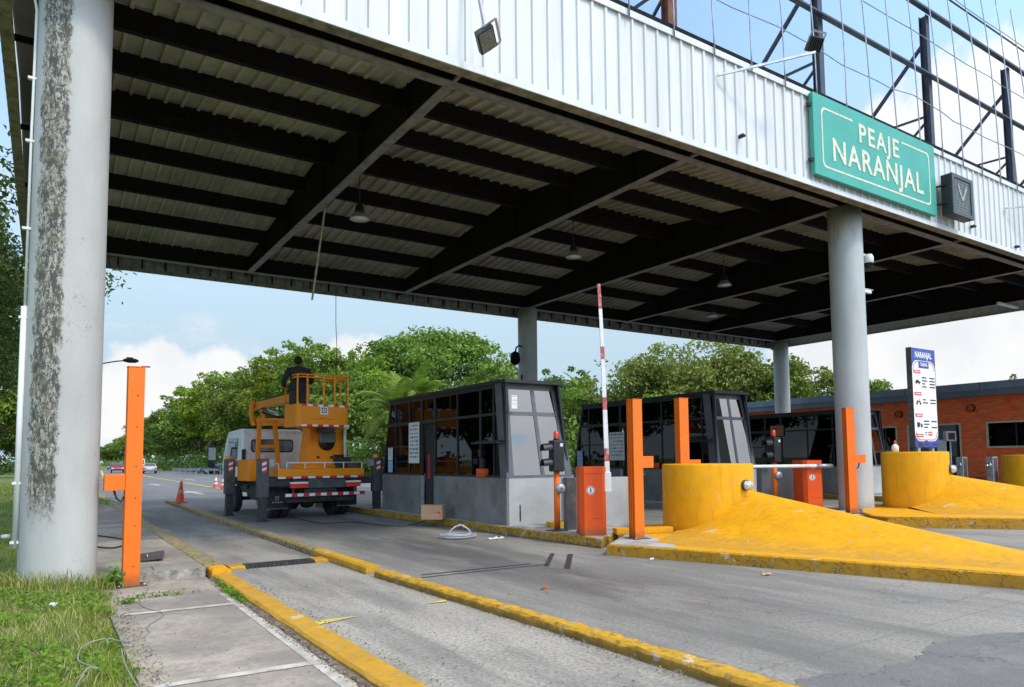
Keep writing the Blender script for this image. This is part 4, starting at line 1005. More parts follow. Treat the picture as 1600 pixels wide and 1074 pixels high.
# ================================================================== BARRIERS
def make_barrier(label, loc, rz, up):
    t = thing('barrier_gate', label, 'barrier gate', loc, rz)
    W2, D2, H = .235, .25, 1.22
    c = .07
    poly = [(-W2+c, -D2), (W2-c, -D2), (W2, -D2+c), (W2, D2), (-W2, D2), (-W2, -D2+c)]
    MB().prism([(p[0]*1.02, p[1]*1.02) for p in poly], 0, .05).build('base', M['orange_box'], t)
    cb = MB().prism(poly, .0501, H-.12).build('cabinet', M['orange_box'], t)
    MB().prism([(p[0]*1.015, p[1]*1.015) for p in poly], H-.1199, H).build('lid', M['orange_box'], t)
    MB().box(-W2+.1, W2-.08, -D2-.003, -D2-.0005, H-.128, H-.123).box(-.02, .14, -D2-.003, -D2-.0005, .30, .305).build('panel_gap', M['plate'], cb)
    st = MB().cyl((0, 0, 0), (0, -.003, 0), .075, n=24).build('sticker', M['white'], cb); st.location = (-.05, -D2-.0005, .80)
    mk = MB()
    mk.add([(.067*math.cos(a)*k, -.0042, .067*math.sin(a)*k) for k in (1, .85) for a in [2*math.pi*i/24 for i in range(24)]], [(i, (i+1) % 24, (i+1) % 24+24, i+24) for i in range(24)])
    mk.cyl((0, -.0035, .034), (0, -.0048, .034), .011, n=10)
    mk.beam((0, -.0042, .022), (0, -.0042, -.008), .001, .018, up=(1, 0, 0)).beam((0, -.0045, -.008), (.018, -.0045, -.042), .001, .010, up=(1, 0, 0)).beam((0, -.0043, -.008), (-.018, -.0043, -.042), .001, .010, up=(1, 0, 0))
    mk.beam((0, -.0041, .015), (.024, -.0041, .0), .001, .008, up=(1, 0, 0)).beam((0, -.0044, .015), (-.022, -.0044, -.004), .001, .008, up=(1, 0, 0))
    m2 = mk.build('walker_symbol', M['ink'], st)
    # hub and arm on the right-hand front
    hx, hz = W2+.02, .98
    if up:
        MB().cyl((W2-.03, -.10, .90), (W2+.05, -.10, .90), .05, n=14).box(W2-.02, W2+.10, -.20, -.06, .76, 1.12, .012).build('arm_bracket', M['white_plastic'], t)
        a = MB(); segs = 9; z0, z1 = .85, 4.55
        lean = (-.02, .0)
        for k in range(16):
            za = z0+(z1-z0)*k/16; zb = z0+(z1-z0)*(k+1)/16
            a.mat(1 if k % 4 == 2 or k == 15 else 0)
            xo = lambda z: W2+.045+(z-z0)*-.022 - .012*max(0, z-3.2)**2
            a.beam((xo(za), -.15, za), (xo(zb), -.15, zb+.0005), .085-.03*k/16, .05-.01*k/16, up=(0, 1, 0))
        a.build('arm', [M['white'], M['red_faded']], t)
    else:
        MB().cyl((-.02, -D2-.02, 1.07), (-.02, -D2+.04, 1.07), .06, n=14).build('arm_bracket', M['galv'], t)
        a = MB()
        a.cyl((.30, -D2-.05, 1.08), (-3.1, -D2-.05, 1.085), .045, .036, n=14)
        a.build('arm', M['white'], t)
        MB().cyl((.02, -D2-.05, 1.08), (.42, -D2-.05, 1.08), .048, n=12).build('arm_counterweight', M['galv'], t)
    return t
make_barrier('orange barrier cabinet with red and white arm raised upright', (8.30, 10.05, .18), R(-30), True)
make_barrier('orange barrier cabinet with plain white arm lowered across lane', (16.55, 11.25, .18), R(-25), False)
bpy.data.objects['barrier_gate.001'].scale = (1.12, 1.12, 1.04)

# ================================================================== TRAFFIC LIGHTS
def make_tl(label, loc, rz):
    t = thing('traffic_light', label, 'traffic light', loc, rz)
    MB().box(-.17, .17, -.14, .14, 0, .015).build('base_plate', M['plate'], t)
    MB().cyl((0, 0, .015), (0, 0, 1.20), .058, n=18).build('pole', M['orange_post'], t)
    hd = MB().box(-.11, .11, -.13, .13, 1.12, 1.72, .025).box(-.112, .112, -.132, .132, 1.415, 1.425).build('signal_head', M['black_plastic'], t)
    for z in (1.28, 1.57):
        v = MB(); n = 14; vs = []
        for x, r in ((-.11, .105), (-.30, .10)):
            for i in range(n): a = R(-20+220*i/(n-1)); vs.append((x, r*math.cos(a), z+r*math.sin(a) - (.02 if x < -.2 else 0)))
        v.add(vs, [(i, i+1, i+1+n, i+n) for i in range(n-1)], True)
        v.add([(p[0], p[1]*.95, z+(p[2]-z)*.95) for p in vs], [(i, i+n, i+1+n, i+1) for i in range(n-1)], True)
        v.build('visor', M['black_plastic'], hd)
        MB().cyl((-.111, 0, z), (-.125, 0, z), .095, n=18).build('lens', M['interior'], hd)
    MB().box(.02, .08, -.133, -.130, 1.60, 1.66).build('sticker', M['paper'], hd)
    MB().cyl((0, 0, 1.72), (0, 0, 1.76), .055, n=14).build('beacon_base', M['black_plastic'], t)
    MB().lathe([(.05, 1.76), (.052, 1.84), (.04, 1.89), (.0, 1.905)], 16).build('beacon', M['red_lens'], t)
    MB().lathe([(.0, -.075), (.05, -.072), (.085, -.055), (.10, -.02), (.10, 0), (.03, .0), (.03, .05)], 22, (.04, -.062, .80), axis='y').build('bell', M['galv'], t)
    MB().cyl((.04, -.138, .80), (.04, -.142, .80), .014, n=10).build('bell_screw', M['black_plastic'], t)
    return t
t1 = make_tl('orange traffic light pole with black head before nearest booth front', (8.2, 10.95, .18), R(-12))
dup(t1, location=(16.2, 12.0, .17), scale=(1.1, 1.1, 1.1), rotation_euler=(0, 0, R(-8)), label='orange traffic light pole with black head above lowered white arm')
tag(B(-.25, .25, -.14, .14, 0, .10, .01).build('timber_block', M['yellow'], loc=(8.75, 11.6, .18), rotz=R(-20)), 'faded yellow block behind nearest traffic light pole', 'block')
tag(B(-.55, .55, -.10, .10, 0, .11, .01).build('timber_block', M['yellow'], loc=(9.15, 9.62, .178), rotz=R(-20)), 'faded yellow block between grooved post and nearest drum', 'block')
tag(B(-.1, .1, -.1, .1, 0, 1.0, .01).build('bollard', M['grey_steel'], loc=(8.55, 11.0, .18), rotz=R(-20)), 'slim grey bollard between traffic light and orange barrier cabinet', 'bollard')
tag(B(-.75, .75, -.09, .09, 0, .98, .01).build('low_wall', M['booth_wall_front'], loc=(9.5, 11.35, .178), rotz=R(-12)), 'pale grey low wall behind orange barrier cabinet', 'wall')
tag(B(-.9, .9, -.09, .09, 0, 1.12, .01).build('low_wall', M['booth_wall'], loc=(16.95, 12.2, .178), rotz=R(-12)), 'grey low wall behind second orange barrier cabinet', 'wall')

# ================================================================== CRASH DRUMS
def make_drum(label, loc, far=False):
    t = thing('crash_drum', label, 'crash barrier', loc)
    Rr = .845; n = 64
    MB().lathe([(Rr, 0), (Rr, 1.22), (Rr-.015, 1.245), (Rr-.03, 1.25), (0, 1.25)], n).build('drum', M['yellow'], t)
    # ramp: lofted from the drum wall down to the edge of the platform
    left = [(-2.56, -1.09), (-2.23, -1.93), (-1.88, -2.8), (-1.61, -3.62), (-1.37, -4.35), (-1.1, -4.99), (-.88, -5.59), (-.45, -6.6)]
    right = [(-.45, -6.6), (.2, -6.2), (.9, -4.5), (1.6, -2.6), (2.1, -1.0), (2.2, .3)]
    def along(P, t_):
        ds = [0]
        for a, c in zip(P[:-1], P[1:]): ds.append(ds[-1]+math.hypot(c[0]-a[0], c[1]-a[1]))
        d = t_*ds[-1]
        for k in range(len(P)-1):
            if d <= ds[k+1]+1e-9:
                f = (d-ds[k])/(ds[k+1]-ds[k]); return P[k][0]+(P[k+1][0]-P[k][0])*f, P[k][1]+(P[k+1][1]-P[k][1])*f
        return P[-1]
    TH = [-180+2*k for k in range(61)] + [-60+2.5*k for k in range(1, 41)]; NS = 30; vs = []; rgd = random.Random(3)
    for th in TH:
        if th <= -60: o = along(left, ((th+180)/120)**1.25)
        else: o = along(right, ((th+60)/100)**.8)
        dl = abs(th+60); h = .04+.70*(.5+.5*math.cos(math.pi*min(1, dl/122)))
        px, py = (Rr-.01)*math.cos(R(th)), (Rr-.01)*math.sin(R(th))
        for k in range(NS+1):
            t_ = k/NS; vs.append((px+(o[0]-px)*t_, py+(o[1]-py)*t_, max(-.004, h*(1-t_)**1.18 + .004*math.sin(7*px+9*t_+th*.07)*(1-t_) - (.004 if k == NS else 0))))
    MB().add(vs, [(i*(NS+1)+j, i*(NS+1)+j+1, (i+1)*(NS+1)+j+1, (i+1)*(NS+1)+j) for i in range(len(TH)-1) for j in range(NS)], True).build('ramp', M['yellow'], t)
    # bulkhead lamp on the camera-right front
    a = R(-88); c = Vector((math.cos(a), math.sin(a), 0)); p = c*Rr; lz = .86
    k = MB().cyl(p+Vector((0, 0, lz))-c*.02, p+Vector((0, 0, lz))+c*.05, .10, n=18).build('lamp_base', M['grey_plastic'], t)
    q = p+Vector((0, 0, lz))+c*.05; g = MB(); sx = Vector((-c.y, c.x, 0)); up = Vector((0, 0, 1)); vs = []
    for rr, d in ((.085, 0), (.08, .05), (.055, .085), (.0, .10)):
        for i in range(16): th = 2*math.pi*i/16; vs.append(q+c*d+(sx*math.cos(th)+up*math.sin(th))*rr)
    g.add(vs, [(i*16+j, i*16+(j+1) % 16, (i+1)*16+(j+1) % 16, (i+1)*16+j) for i in range(3) for j in range(16)], True).build('lamp_glass', M['paper'], k)
    g = MB()
    for ang in (0, 60, 120):
        w_ = sx*math.cos(R(ang))+up*math.sin(R(ang))
        g.tube([q+w_*.10, q+w_*.09+c*.06, q+w_*.05+c*.105, q+c*.115, q-w_*.05+c*.105, q-w_*.09+c*.06, q-w_*.10], .006, 5)
    g.build('lamp_guard', M['galv'], k)
    return t
d1 = make_drum('yellow crash drum with long sloping ramp nearest to viewer', (10.62, 9.38, .176))
d2 = dup(d1, location=(18.62, 9.6, .24), rotation_euler=(0, 0, R(14)), scale=(.91, .91, 1.12), label='yellow crash drum with ramp in front of tariff board')
d3 = dup(d1, location=(28.75, 10.9, .16), scale=(.95, .95, 1.1), label='yellow crash drum cut off at right picture edge')

# ================================================================== TARIFF BOARD
tb = thing('tariff_board', 'tall white tariff board headed NARANJAL with blue ends behind drum', 'sign', (19.98, 10.25, .18))
BW, BZ0, BZ1 = 1.25, 1.60, 4.36
MB().box(0, BW, 0, .14, BZ0, BZ1, .008).build('board', M['white'], tb)
MB().box(-.012, 0, -.004, .144, BZ0-.01, BZ1+.01).box(BW, BW+.012, -.004, .144, BZ0-.01, BZ1+.01).build('side_trim', M['grey_steel'], tb)
for x in (.25, BW-.25): MB().box(x-.06, x+.06, .03, .11, 0, BZ0-.001).build('leg', M['galv'], tb)
for top in (True, False):
  b = MB().box(0, BW, -.003, -.0005, BZ1-.34, BZ1) if top else MB().box(0, BW, -.003, -.0005, BZ0, BZ0+.16)
  z_, s2 = (BZ1-.34, -1) if top else (BZ0+.16, 1)
  for sx_, xc in ((1, 0), (-1, BW)):
    P = [(xc, z_)] + [(xc+sx_*(.26-.26*math.sin(R(a))), z_+s2*(.26-.26*math.cos(R(a)))) for a in range(0, 91, 15)]
    b.add([(p[0], -.003, p[1]) for p in P], [tuple(range(len(P)))])
  b.build('blue_band', M['blue'], tb)
MB().box(BW/2-.27, BW/2+.27, -.0065, -.0045, BZ1-.55, BZ1-.36).build('title_tab', M['blue'], tb)
b = MB()
def arc_line(off, wd, y):
    x0, x1, z0, z1, r = off, BW-off, BZ0+.16+off*.6, BZ1-.34-off*.6, .24
    pts = []
    for cx, cz, a0 in ((x1-r, z1-r, 0), (x0+r, z1-r, 90), (x0+r, z0+r, 180), (x1-r, z0+r, 270)):
        for k in range(7): a = R(a0+15*k); pts.append((cx, cz, math.cos(a), math.sin(a)))
    n = len(pts)
    o = [(c+r*ca, z+r*sa) for c, z, ca, sa in pts]; i_ = [(c+(r-wd)*ca, z+(r-wd)*sa) for c, z, ca, sa in pts]
    for k in range(n):
        j = (k+1) % n
        if k in (13, 27): continue
        b.add([(p[0], y, p[1]) for p in (o[k], o[j], i_[j], i_[k])], [(0, 1, 2, 3)])
arc_line(.045, .022, -.0042); b.build('red_line', M['red'], tb)
text('NARANJAL', .235, M['white'], tb, (BW/2, -.005, BZ1-.19), depth=.001, bold=.006, sx=.78)
text('TARIFAS', .13, M['white'], tb, (BW/2, -.0085, BZ1-.455), depth=.001, bold=.003, sx=.8)
heads = [(BZ1-.66), (BZ1-1.28), (BZ1-1.88), (BZ1-2.44)]
rt = MB(); ik = MB(); wt = MB(); rg = random.Random(5)
for i, z in enumerate(heads):
    MB().box(.07, .43, -.0055, -.0035, z-.045, z+.045).build('red_tab', M['red'], tb); wt.box(.12, .38, -.0075, -.006, z-.014, z+.014)
    nrow = (4, 2, 3, 3)[i]
    for k in range(nrow):
        zz = z-.16-k*.085
        for x0, x1 in ((.50, .50+rg.uniform(.15, .3)), (.90, .90+.30)):
            x = x0
            if i >= 2 and k == (1 if i == 2 else 0) and x0 > .8: continue
            while x < x1:
                l = rg.uniform(.025, .06); ik.box(x, min(x+l, x1), -.0055, -.0035, zz-.018, zz+.018); x += l+.014
    zc = z-.26-(.03 if i != 1 else -.02)
    if i == 0:   # car
        ik.prism([(.13, zc-.03), (.42, zc-.03), (.42, zc+.01), (.36, zc+.02), (.31, zc+.06), (.21, zc+.06), (.17, zc+.02), (.13, zc+.015)], -.0055, -.0035, 'y')
        for x in (.2, .35): ik.cyl((x, -.0062, zc-.035), (x, -.0034, zc-.035), .028, n=12)
    elif i == 1: # motorcycle
        for x in (.18, .36): ik.cyl((x, -.0062, zc-.03), (x, -.0034, zc-.03), .042, n=14)
        ik.prism([(.18, zc), (.36, zc), (.34, zc+.05), (.30, zc+.03), (.22, zc+.05), (.17, zc+.06)], -.0055, -.0035, 'y'); ik.box(.32, .34, -.0055, -.0034, zc+.045, zc+.1)
    else:
        ik.box(.13, .32 if i == 3 else .29, -.0055, -.0035, zc-.03, zc+.09); ik.prism([(.33, zc-.03), (.42, zc-.03), (.42, zc+.02), (.39, zc+.06), (.33, zc+.06)], -.0055, -.0035, 'y')
        for x in (.19, .37): ik.cyl((x, -.0062, zc-.035), (x, -.0034, zc-.035), .026, n=12)
ik.box(.52, .66, -.0055, -.0035, BZ0+.40, BZ0+.42).box(.52, .62, -.0055, -.0035, BZ0+.33, BZ0+.35)
rt.box(.72, .92, -.0055, -.0035, BZ0+.32, BZ0+.43); wt.box(.75, .89, -.0075, -.006, BZ0+.36, BZ0+.395)
rt.build('red_tab', M['red'], tb); ik.build('tariff_rows', M['ink'], tb); wt.build('tab_lettering', M['white'], tb)

# ================================================================== BRICK BUILDING (facade on x = 36)
bd = thing('brick_building', 'low red brick office with slate blue roof band on right', 'building', (36, 0, 0))
Y0b, Y1b, HB = 4.0, 29.5, 4.24
openings = [(14.0, 15.25, 1.86, 3.05, 'w'), (16.35, 18.85, .1, 3.05, 'd'), (19.35, 20.6, 1.72, 3.03, 'w'), (22.0, 24.0, 1.8, 3.0, 'w'), (10.5, 12.0, 1.86, 3.05, 'w')]
openings[0] = (12.9, 15.28, 1.86, 3.05, 'w'); openings[4] = (7.5, 10, 1.86, 3.05, 'w')
b = MB(); ops = sorted(openings); y = Y0b; T = .25
for o in ops:
    b.box(0, T, y, o[0], -.1, HB)
    b.box(0, T, o[0], o[1], o[3], HB)
    if o[2] > .2: b.box(0, T, o[0], o[1], -.1, o[2])
    y = o[1]
b.box(0, T, y, Y1b, -.1, HB)
b.box(T+.001, 12, Y0b, Y0b+.25, -.1, HB).box(T+.001, 12, Y1b-.25, Y1b, -.1, HB).box(11.8, 12, Y0b+.251, Y1b-.251, -.1, HB)
b.build('wall', M['brick'], bd)
rf_ = MB().box(-.55, 12.5, Y0b-.5, Y1b+.6, HB+.26, HB+.60).build('roof', M['slate'], bd)
MB().box(-.50, 12.4, Y0b-.45, Y1b+.55, HB-.02, HB+.258).build('roof_band', M['slate_dark'], rf_)
sm = MB()
for k in range(8): sm.box(-.556, -.551, Y0b+1+k*3.4, Y0b+1.02+k*3.4, HB+.265, HB+.595)
sm.build('seam', M['steel_dark'], rf_)
for o in openings:
    f = MB(); w_ = .07
    f.box(-.025, .12, o[0], o[0]+w_, o[2], o[3]).box(-.025, .12, o[1]-w_, o[1], o[2], o[3]).box(-.025, .12, o[0]+w_, o[1]-w_, o[3]-w_, o[3])
    if o[4] == 'w': f.box(-.04, .12, o[0]+w_, o[1]-w_, o[2], o[2]+w_)
    fo = f.build('window' if o[4] == 'w' else 'doorway', M['cream'], bd)
    mid = (o[0]+o[1])/2
    MB().box(.06, .07, o[0]+w_, o[1]-w_, o[2]+(.07 if o[4] == 'w' else 0), o[3]-w_).build('pane', M['glass'], fo)
    MB().box(.045, .085, mid-.03, mid+.03, o[2]+.07, o[3]-w_).build('mullion', M['alu'], fo)
    if o[4] == 'd': MB().box(.04, .09, o[0]+w_, o[1]-w_, 1.1, 1.17).build('door_rail', M['alu'], fo)
MB().box(2.8, 2.85, Y0b+.3, Y1b-.3, 0, HB-.05).box(T+.01, 2.8, Y0b+.3, Y1b-.3, -.05, -.01).build('inner_partition', M['interior'], bd)
for y, z in ((19.2, 3.62), (15.85, 3.72)):
    MB().lathe([(.17, -.05), (.19, .06), (.12, .13), (.0, .14)], 18, (-.06, y, z), axis='x').build('wall_lamp', M['black_plastic'], bd)
poster('notice', None, (35.93, 17.2, 2.0), .42, .55, M['paper'], 'white notice on dark glass door of brick building', 'notice', 4, seed=12)
t = thing('planter', 'terracotta planter against brick wall below the window', 'planter', (35.55, 15.75, .12))
MB().lathe([(.0, 0), (.30, 0), (.38, .42), (.43, .43), (.43, .50), (.38, .5), (.36, .46), (0, .45)], 20).build('pot', M['terracotta'], t)
# access posts
def gatepost(loc, label, arm):
    t = thing('access_post', label, 'post', loc)
    MB().box(-.20, .20, -.12, .12, 0, 1.35, .01).build('post', M['galv'], t)
    MB().box(-.14, .14, -.125, -.1205, .05, 1.3).build('front_panel', M['grey_steel'], t)
    MB().cyl((-.20, 0, 1.02), (-.28, 0, 1.02), .09, n=14).cyl((.2, 0, 1.05), (.34, 0, 1.02), .07, .03, n=12).build('hub', M['chrome'], t)
    if arm: MB().tube([(-.28, 0, 1.02), (-.8, 0, .98), (-1.35, -.05, .92)], .04, 8).build('arm', M['grey_steel'], t)
    else: MB().tube([(-.28, 0, 1.02), (-.5, 0, 1.0)], .05, 8).build('arm', M['chrome'], t)
gatepost((30.2, 13.75, .12), 'grey access post with dark horizontal arm beside tariff drum', True)
gatepost((30.6, 12.85, .12), 'grey access post with stub arm in front of planter', False)
t = thing('ticket_display', 'small grey display panel on pole in front of brick doorway', 'display', (31.5, 14.75, .12))
MB().cyl((0, 0, 0), (0, 0, 2.0), .03, n=8).build('pole', M['galv'], t)
MB().box(-.42, .42, -.07, .07, 2.0, 2.42, .02).build('case', M['galv'], t)
MB().box(-.27, .27, -.075, -.0705, 2.07, 2.35).build('screen', M['black_plastic'], t)
t = thing('bottle', 'small bottle with red cap standing on yellow drum by tariff board', 'bottle', (18.1, 9.8, 1.642))
MB().lathe([(0, 0), (.085, 0), (.085, .14), (.05, .18), (.03, .2), (0, .2)], 14).build('bottle_body', M['white_plastic'], t)
MB().lathe([(.032, .19), (.034, .24), (.012, .29), (0, .30)], 10).build('cap', M['red'], t)
t = thing('waste_bin', 'grey waste bin with white trays stacked above beside right drum', 'bin', (31.0, 12.2, .12))
MB().lathe([(0, 0), (.24, 0), (.30, .55), (.28, .55), (0, .5)], 16).build('bin_body', M['grey_steel'], t)
MB().box(-.38, .38, -.3, .3, .68, .76, .02).box(-.38, .38, -.3, .3, 1.02, 1.10, .02).cyl((0, 0, .5), (0, 0, 1.05), .04, n=8).build('tray', M['white_plastic'], t)

# ================================================================== BUCKET TRUCK
tk = thing('bucket_truck', 'white and orange aerial platform truck parked on outriggers in toll lane', 'truck', (6.2, 20.0, 0), R(4.6))
def rz_box(mb, *a, **k): return mb.box(*a, **k)
MB().box(-.46, -.34, -.95, 4.6, .56, .80).box(.34, .46, -.95, 4.6, .56, .80).box(-.34, .34, -.95, -.83, .56, .8).box(-.34, .34, 1.9, 2.0, .56, .8).box(-.34, .34, 4.4, 4.6, .56, .8).build('chassis', M['chassis'], tk)
MB().cyl((-.9, 0, .42), (.9, 0, .42), .075, n=12).lathe([(.0, -.2), (.16, -.15), (.2, 0), (.16, .15), (0, .2)], 14, (0, 0, .42), axis='x').cyl((0, .1, .46), (0, 3.0, .6), .05, n=10).build('rear_axle', M['chassis'], tk)
MB().cyl((-.85, 3.45, .40), (.85, 3.45, .40), .06, n=10).build('front_axle', M['chassis'], tk)
def wheel(x, y, r=.41, w_=.24):
    prof = [(r*.58, -w_/2+.02), (r*.9, -w_/2), (r*.985, -w_/2+.03), (r, -w_/4)]
    for k in range(4):
        z = -w_/4 + k*(w_/2)/3.5
        prof += [(r, z), (r, z+.035), (r-.012, z+.036), (r-.012, z+.048)]
    prof += [(r, w_/4), (r*.985, w_/2-.03), (r*.9, w_/2), (r*.58, w_/2-.02)]
    o = MB().lathe(prof, 32, axis='x').build('wheel', M['rubber'], tk, loc=(x, y, r))
    MB().lathe([(0, -.03), (r*.2, -.05), (r*.25, -.02), (r*.5, .0), (r*.6, -w_/2+.03), (r*.6, w_/2-.03), (r*.5, .03), (0, .03)], 24, axis='x').build('rim', M['grey_steel'], o)
for x in (-1.02, -.73, .73, 1.02): wheel(x, 0)
for x in (-.92, .92): wheel(x, 3.45, .40, .22)
# deck
MB().box(-1.2, 1.24, -1.04, 2.3, 1.14, 1.335, .01).build('deck', M['truck_orange'], tk)
MB().box(-1.12, 1.16, -.9, 2.2, .86, 1.139).build('subframe', M['chassis'], tk)
def tape(name, x0, x1, y, z0, z1, n, par, ax='x', first=0):
    b = MB()
    for k in range(n):
        b.mat((k+first) % 2); a = x0+(x1-x0)*k/n; c = x0+(x1-x0)*(k+1)/n
        if ax == 'x': b.box(a, c, y-.004, y, z0, z1)
        else: b.box(y-.004, y, a, c, z0, z1)
    return b.build(name, [M['white'], M['red']], par)
tape('warning_tape', -1.2, 1.24, -1.041, 1.085, 1.138, 12, tk)
MB().box(-1.2, 1.24, -1.04, -.9, 1.08, 1.139).build('rear_sill', M['grey_steel'], tk)
bb = MB().box(-1.02, 1.24, -1.10, -1.02, .60, .70).build('rear_bumper', M['grey_steel'], tk)
tape('warning_tape', -1.02, 1.24, -1.101, .615, .69, 14, bb)
MB().box(-.8, -.76, -1.02, -.96, .70, 1.08).box(.96, 1.0, -1.02, -.96, .70, 1.08).box(-.36, .70, -.99, -.96, .82, 1.07).build('rear_panel', M['grey_steel'], tk)
MB().box(-.35, .45, -.962, -.5, .50, .60).box(-.9, 1.0, -.9, -.6, .45, .58).build('under_guard', M['chassis'], tk)
for x0, x1 in ((-.88, -.40), (.70, 1.12)):
    lo = MB().box(x0, x1, -1.09, -1.0, .83, .95, .01).build('tail_light', M['red_lens'], tk); MB().box(x0, x1, -1.095, -1.0, .951, .995).build('reverse_lens', M['white'], lo)
    MB().box(x0+.08, x0+.1, -1.05, -1.0, .995, 1.08).box(x1-.1, x1-.08, -1.05, -1.0, .995, 1.08).build('lamp_bracket', M['chassis'], lo)
for x in (-1.0, .98):
    fl = MB().box(x-.36, x+.24, -.62, -.60, .30, .86).build('mud_flap', M['rubber'], tk)
    b = MB()
    for k in range(20): b.add([(x-.36+k*.03, -.61, .301), (x-.33+k*.03, -.61, .301), (x-.345+k*.03, -.61, .265)], [(0, 1, 2)])
    b.box(x-.12, x-.02, -.625, -.6205, .52, .535).box(x-.12, x-.02, -.625, -.6205, .605, .62).box(x-.12, x-.105, -.625, -.6205, .5351, .6049).box(x-.035, x-.02, -.625, -.6205, .5351, .6049).add([(x-.095, -.624, .59), (x-.045, -.624, .59), (x-.07, -.624, .55)], [(0, 1, 2)])
    for k in range(5): b.box(x-.2+k*.07, x-.155+k*.07, -.625, -.6205, .44, .475)
    b.build('flap_print', M['ink_grey'], fl)
# outriggers
for y in (-.95, 1.7): B(-1.55, 1.6, y, y+.2, .9, 1.1).build('outrigger_beam', M['chassis'], tk)
for x, y, foot in ((-1.56, -.92, 0), (1.66, -.98, .18), (-1.60, 1.80, 0), (1.66, 1.80, .18)):
    o = MB().box(x-.13, x+.13, y-.12, y+.12, .62+foot*.3, 1.62, .012).build('outrigger', M['grey_steel'], tk)
    MB().box(x-.09, x+.09, y-.09, y+.09, foot+.06, .62+foot*.3).build('inner_leg', M['chassis'], o)
    MB().lathe([(0, foot+.06), (.06, foot+.06), (.15, foot+.03), (.16, foot+.004), (0, foot+.004)], 14, (x, y, 0)).build('foot_pad', M['chassis'], o)
    s = MB(); 
    for k in range(5): s.mat(k % 2).add([(x-.06, y-.123, 1.22+k*.07), (x+.06, y-.123, 1.26+k*.07), (x+.06, y-.123, min(1.33+k*.07, 1.58)), (x-.06, y-.123, 1.29+k*.07)], [(0, 1, 2, 3)])
    s.build('warning_sticker', [M['red'], M['white']], o)
    MB().box(x+.02 if x < 0 else x-.28, x+.28 if x < 0 else x-.13, y-.06, y+.06, 1.40, 1.58).build('valve_box', M['galv'], o)
    if x > 0 or y > 0: MB().lathe([(.08, 1.62), (.09, 1.65), (.085, 1.71), (0, 1.73)], 14, (x-.03, y, 0)).build('marker_lamp', M['amber'], o)
    else: MB().tube([(x-.08, y, 1.62), (x-.08, y, 1.75), (x+.08, y, 1.75), (x+.08, y, 1.62)], .012, 6).build('handle', M['orange_box'], o)
# deck rails and boxes
r_ = MB()
for z in (1.50,): r_.tube([(-.95, -.98, z), (1.22, -.98, z)], .016, 6)
for x in (-.95, -.45, .1, .65, 1.2): r_.tube([(x, -.98, 1.31), (x, -.98, 1.5)], .014, 6)
r_.tube([(-1.14, -.9, 1.31), (-1.14, -.9, 1.48), (-1.14, 1.0, 1.48), (-1.14, 1.0, 1.31)], .015, 6)
r_.build('deck_rail', M['white'], tk)
tbx = MB().box(-1.44, -1.0, .55, 1.60, 1.0, 1.60, .012).build('tool_box', M['truck_orange'], tk)
MB().box(-1.30, -1.12, .54, .549, 1.51, 1.55).build('marker_lamp', M['amber'], tbx)
MB().box(.65, 1.15, -.4, .2, 1.31, 1.62, .015).box(.55, 1.25, -.35, -.2, 1.62, 1.65).build('hydraulic_box', M['chassis'], tk)
MB().box(.95, 1.2, -.8, -.55, 1.31, 1.5, .01).build('battery_box', M['grey_steel'], tk)
b = MB()
for k in range(6): b.tube([(-1.2+.07*k, .5, .95), (-1.22+.07*k, .48, .75-.03*k), (-1.1+.05*k, .6, .55), (-.9, .8+.02*k, .5)], .018, 5)
b.box(-1.1, -.6, .5, 1.5, .45, .85, .02).cyl((-.75, 1.6, .62), (-.75, 2.3, .62), .2, n=14).build('side_tank', M['chassis'], tk)
MB().box(-1.05, -.5, 1.0, 1.06, .28, .32).box(-.9, -.88, .7, 1.6, .3, .5).build('side_guard', M['galv'], tk)
# turret
MB().cyl((.30, .1, 1.31), (.30, .1, 1.42), .62, n=28).box(-.25, 1.05, -.35, .6, 1.42, 1.52, .01).build('turntable', M['truck_orange'], tk)
tu = MB()
tu.add([(-.05, -.28, 1.52), (.98, -.28, 1.52), (.98, .5, 1.52), (-.05, .5, 1.52), (.02, -.18, 2.75), (.92, -.18, 2.75), (.92, .35, 2.75), (.02, .35, 2.75)], [(3, 2, 1, 0), (4, 5, 6, 7), (0, 1, 5, 4), (1, 2, 6, 5), (2, 3, 7, 6), (3, 0, 4, 7)])
tuo = tu.build('turret', M['truck_orange'], tk)
MB().box(.22, .68, -.40, -.26, 2.06, 2.36, .02).build('control_box', M['lens_grey'], tuo)
MB().lathe([(0, 0), (.24, 0), (.24, .05), (0, .05)], 20, (.45, -.31, 2.08), axis='y').build('cover_plate', M['black_plastic'], tuo)
MB().box(.16, .24, -.285, -.255, 1.62, 1.68).box(.56, .64, -.285, -.255, 1.62, 1.68).box(.66, .97, -.29, -.25, 1.62, 1.72).build('step_hole', M['black_plastic'], tuo)
# booms
lb = MB().beam((.35, .1, 2.62), (.0, 4.2, 2.86), .26, .24).build('lower_boom', M['truck_orange'], tk)
MB().tube([(.15, 1.5, 2.85), (.05, 2.9, 2.98), (.0, 3.8, 3.15)], .05, 8).build('hydraulic_hose', M['rubber'], lb)
MB().cyl((.12, 2.2, 2.9), (.0, 3.9, 3.25), .06, n=12).build('hydraulic_ram', M['chrome'], lb)
MB().prism([(3.95, 2.72), (4.3, 2.72), (4.55, 3.2), (4.45, 3.52), (4.1, 3.52), (4.25, 3.15)], -.22, -.16, 'x').prism([(3.95, 2.72), (4.3, 2.72), (4.55, 3.2), (4.45, 3.52), (4.1, 3.52), (4.25, 3.15)], .16, .22, 'x').cyl((-.24, 4.2, 2.86), (.24, 4.2, 2.86), .07, n=14).cyl((-.24, 4.32, 3.38), (.24, 4.32, 3.38), .07, n=14).build('elbow_bracket', M['truck_orange'], tk)
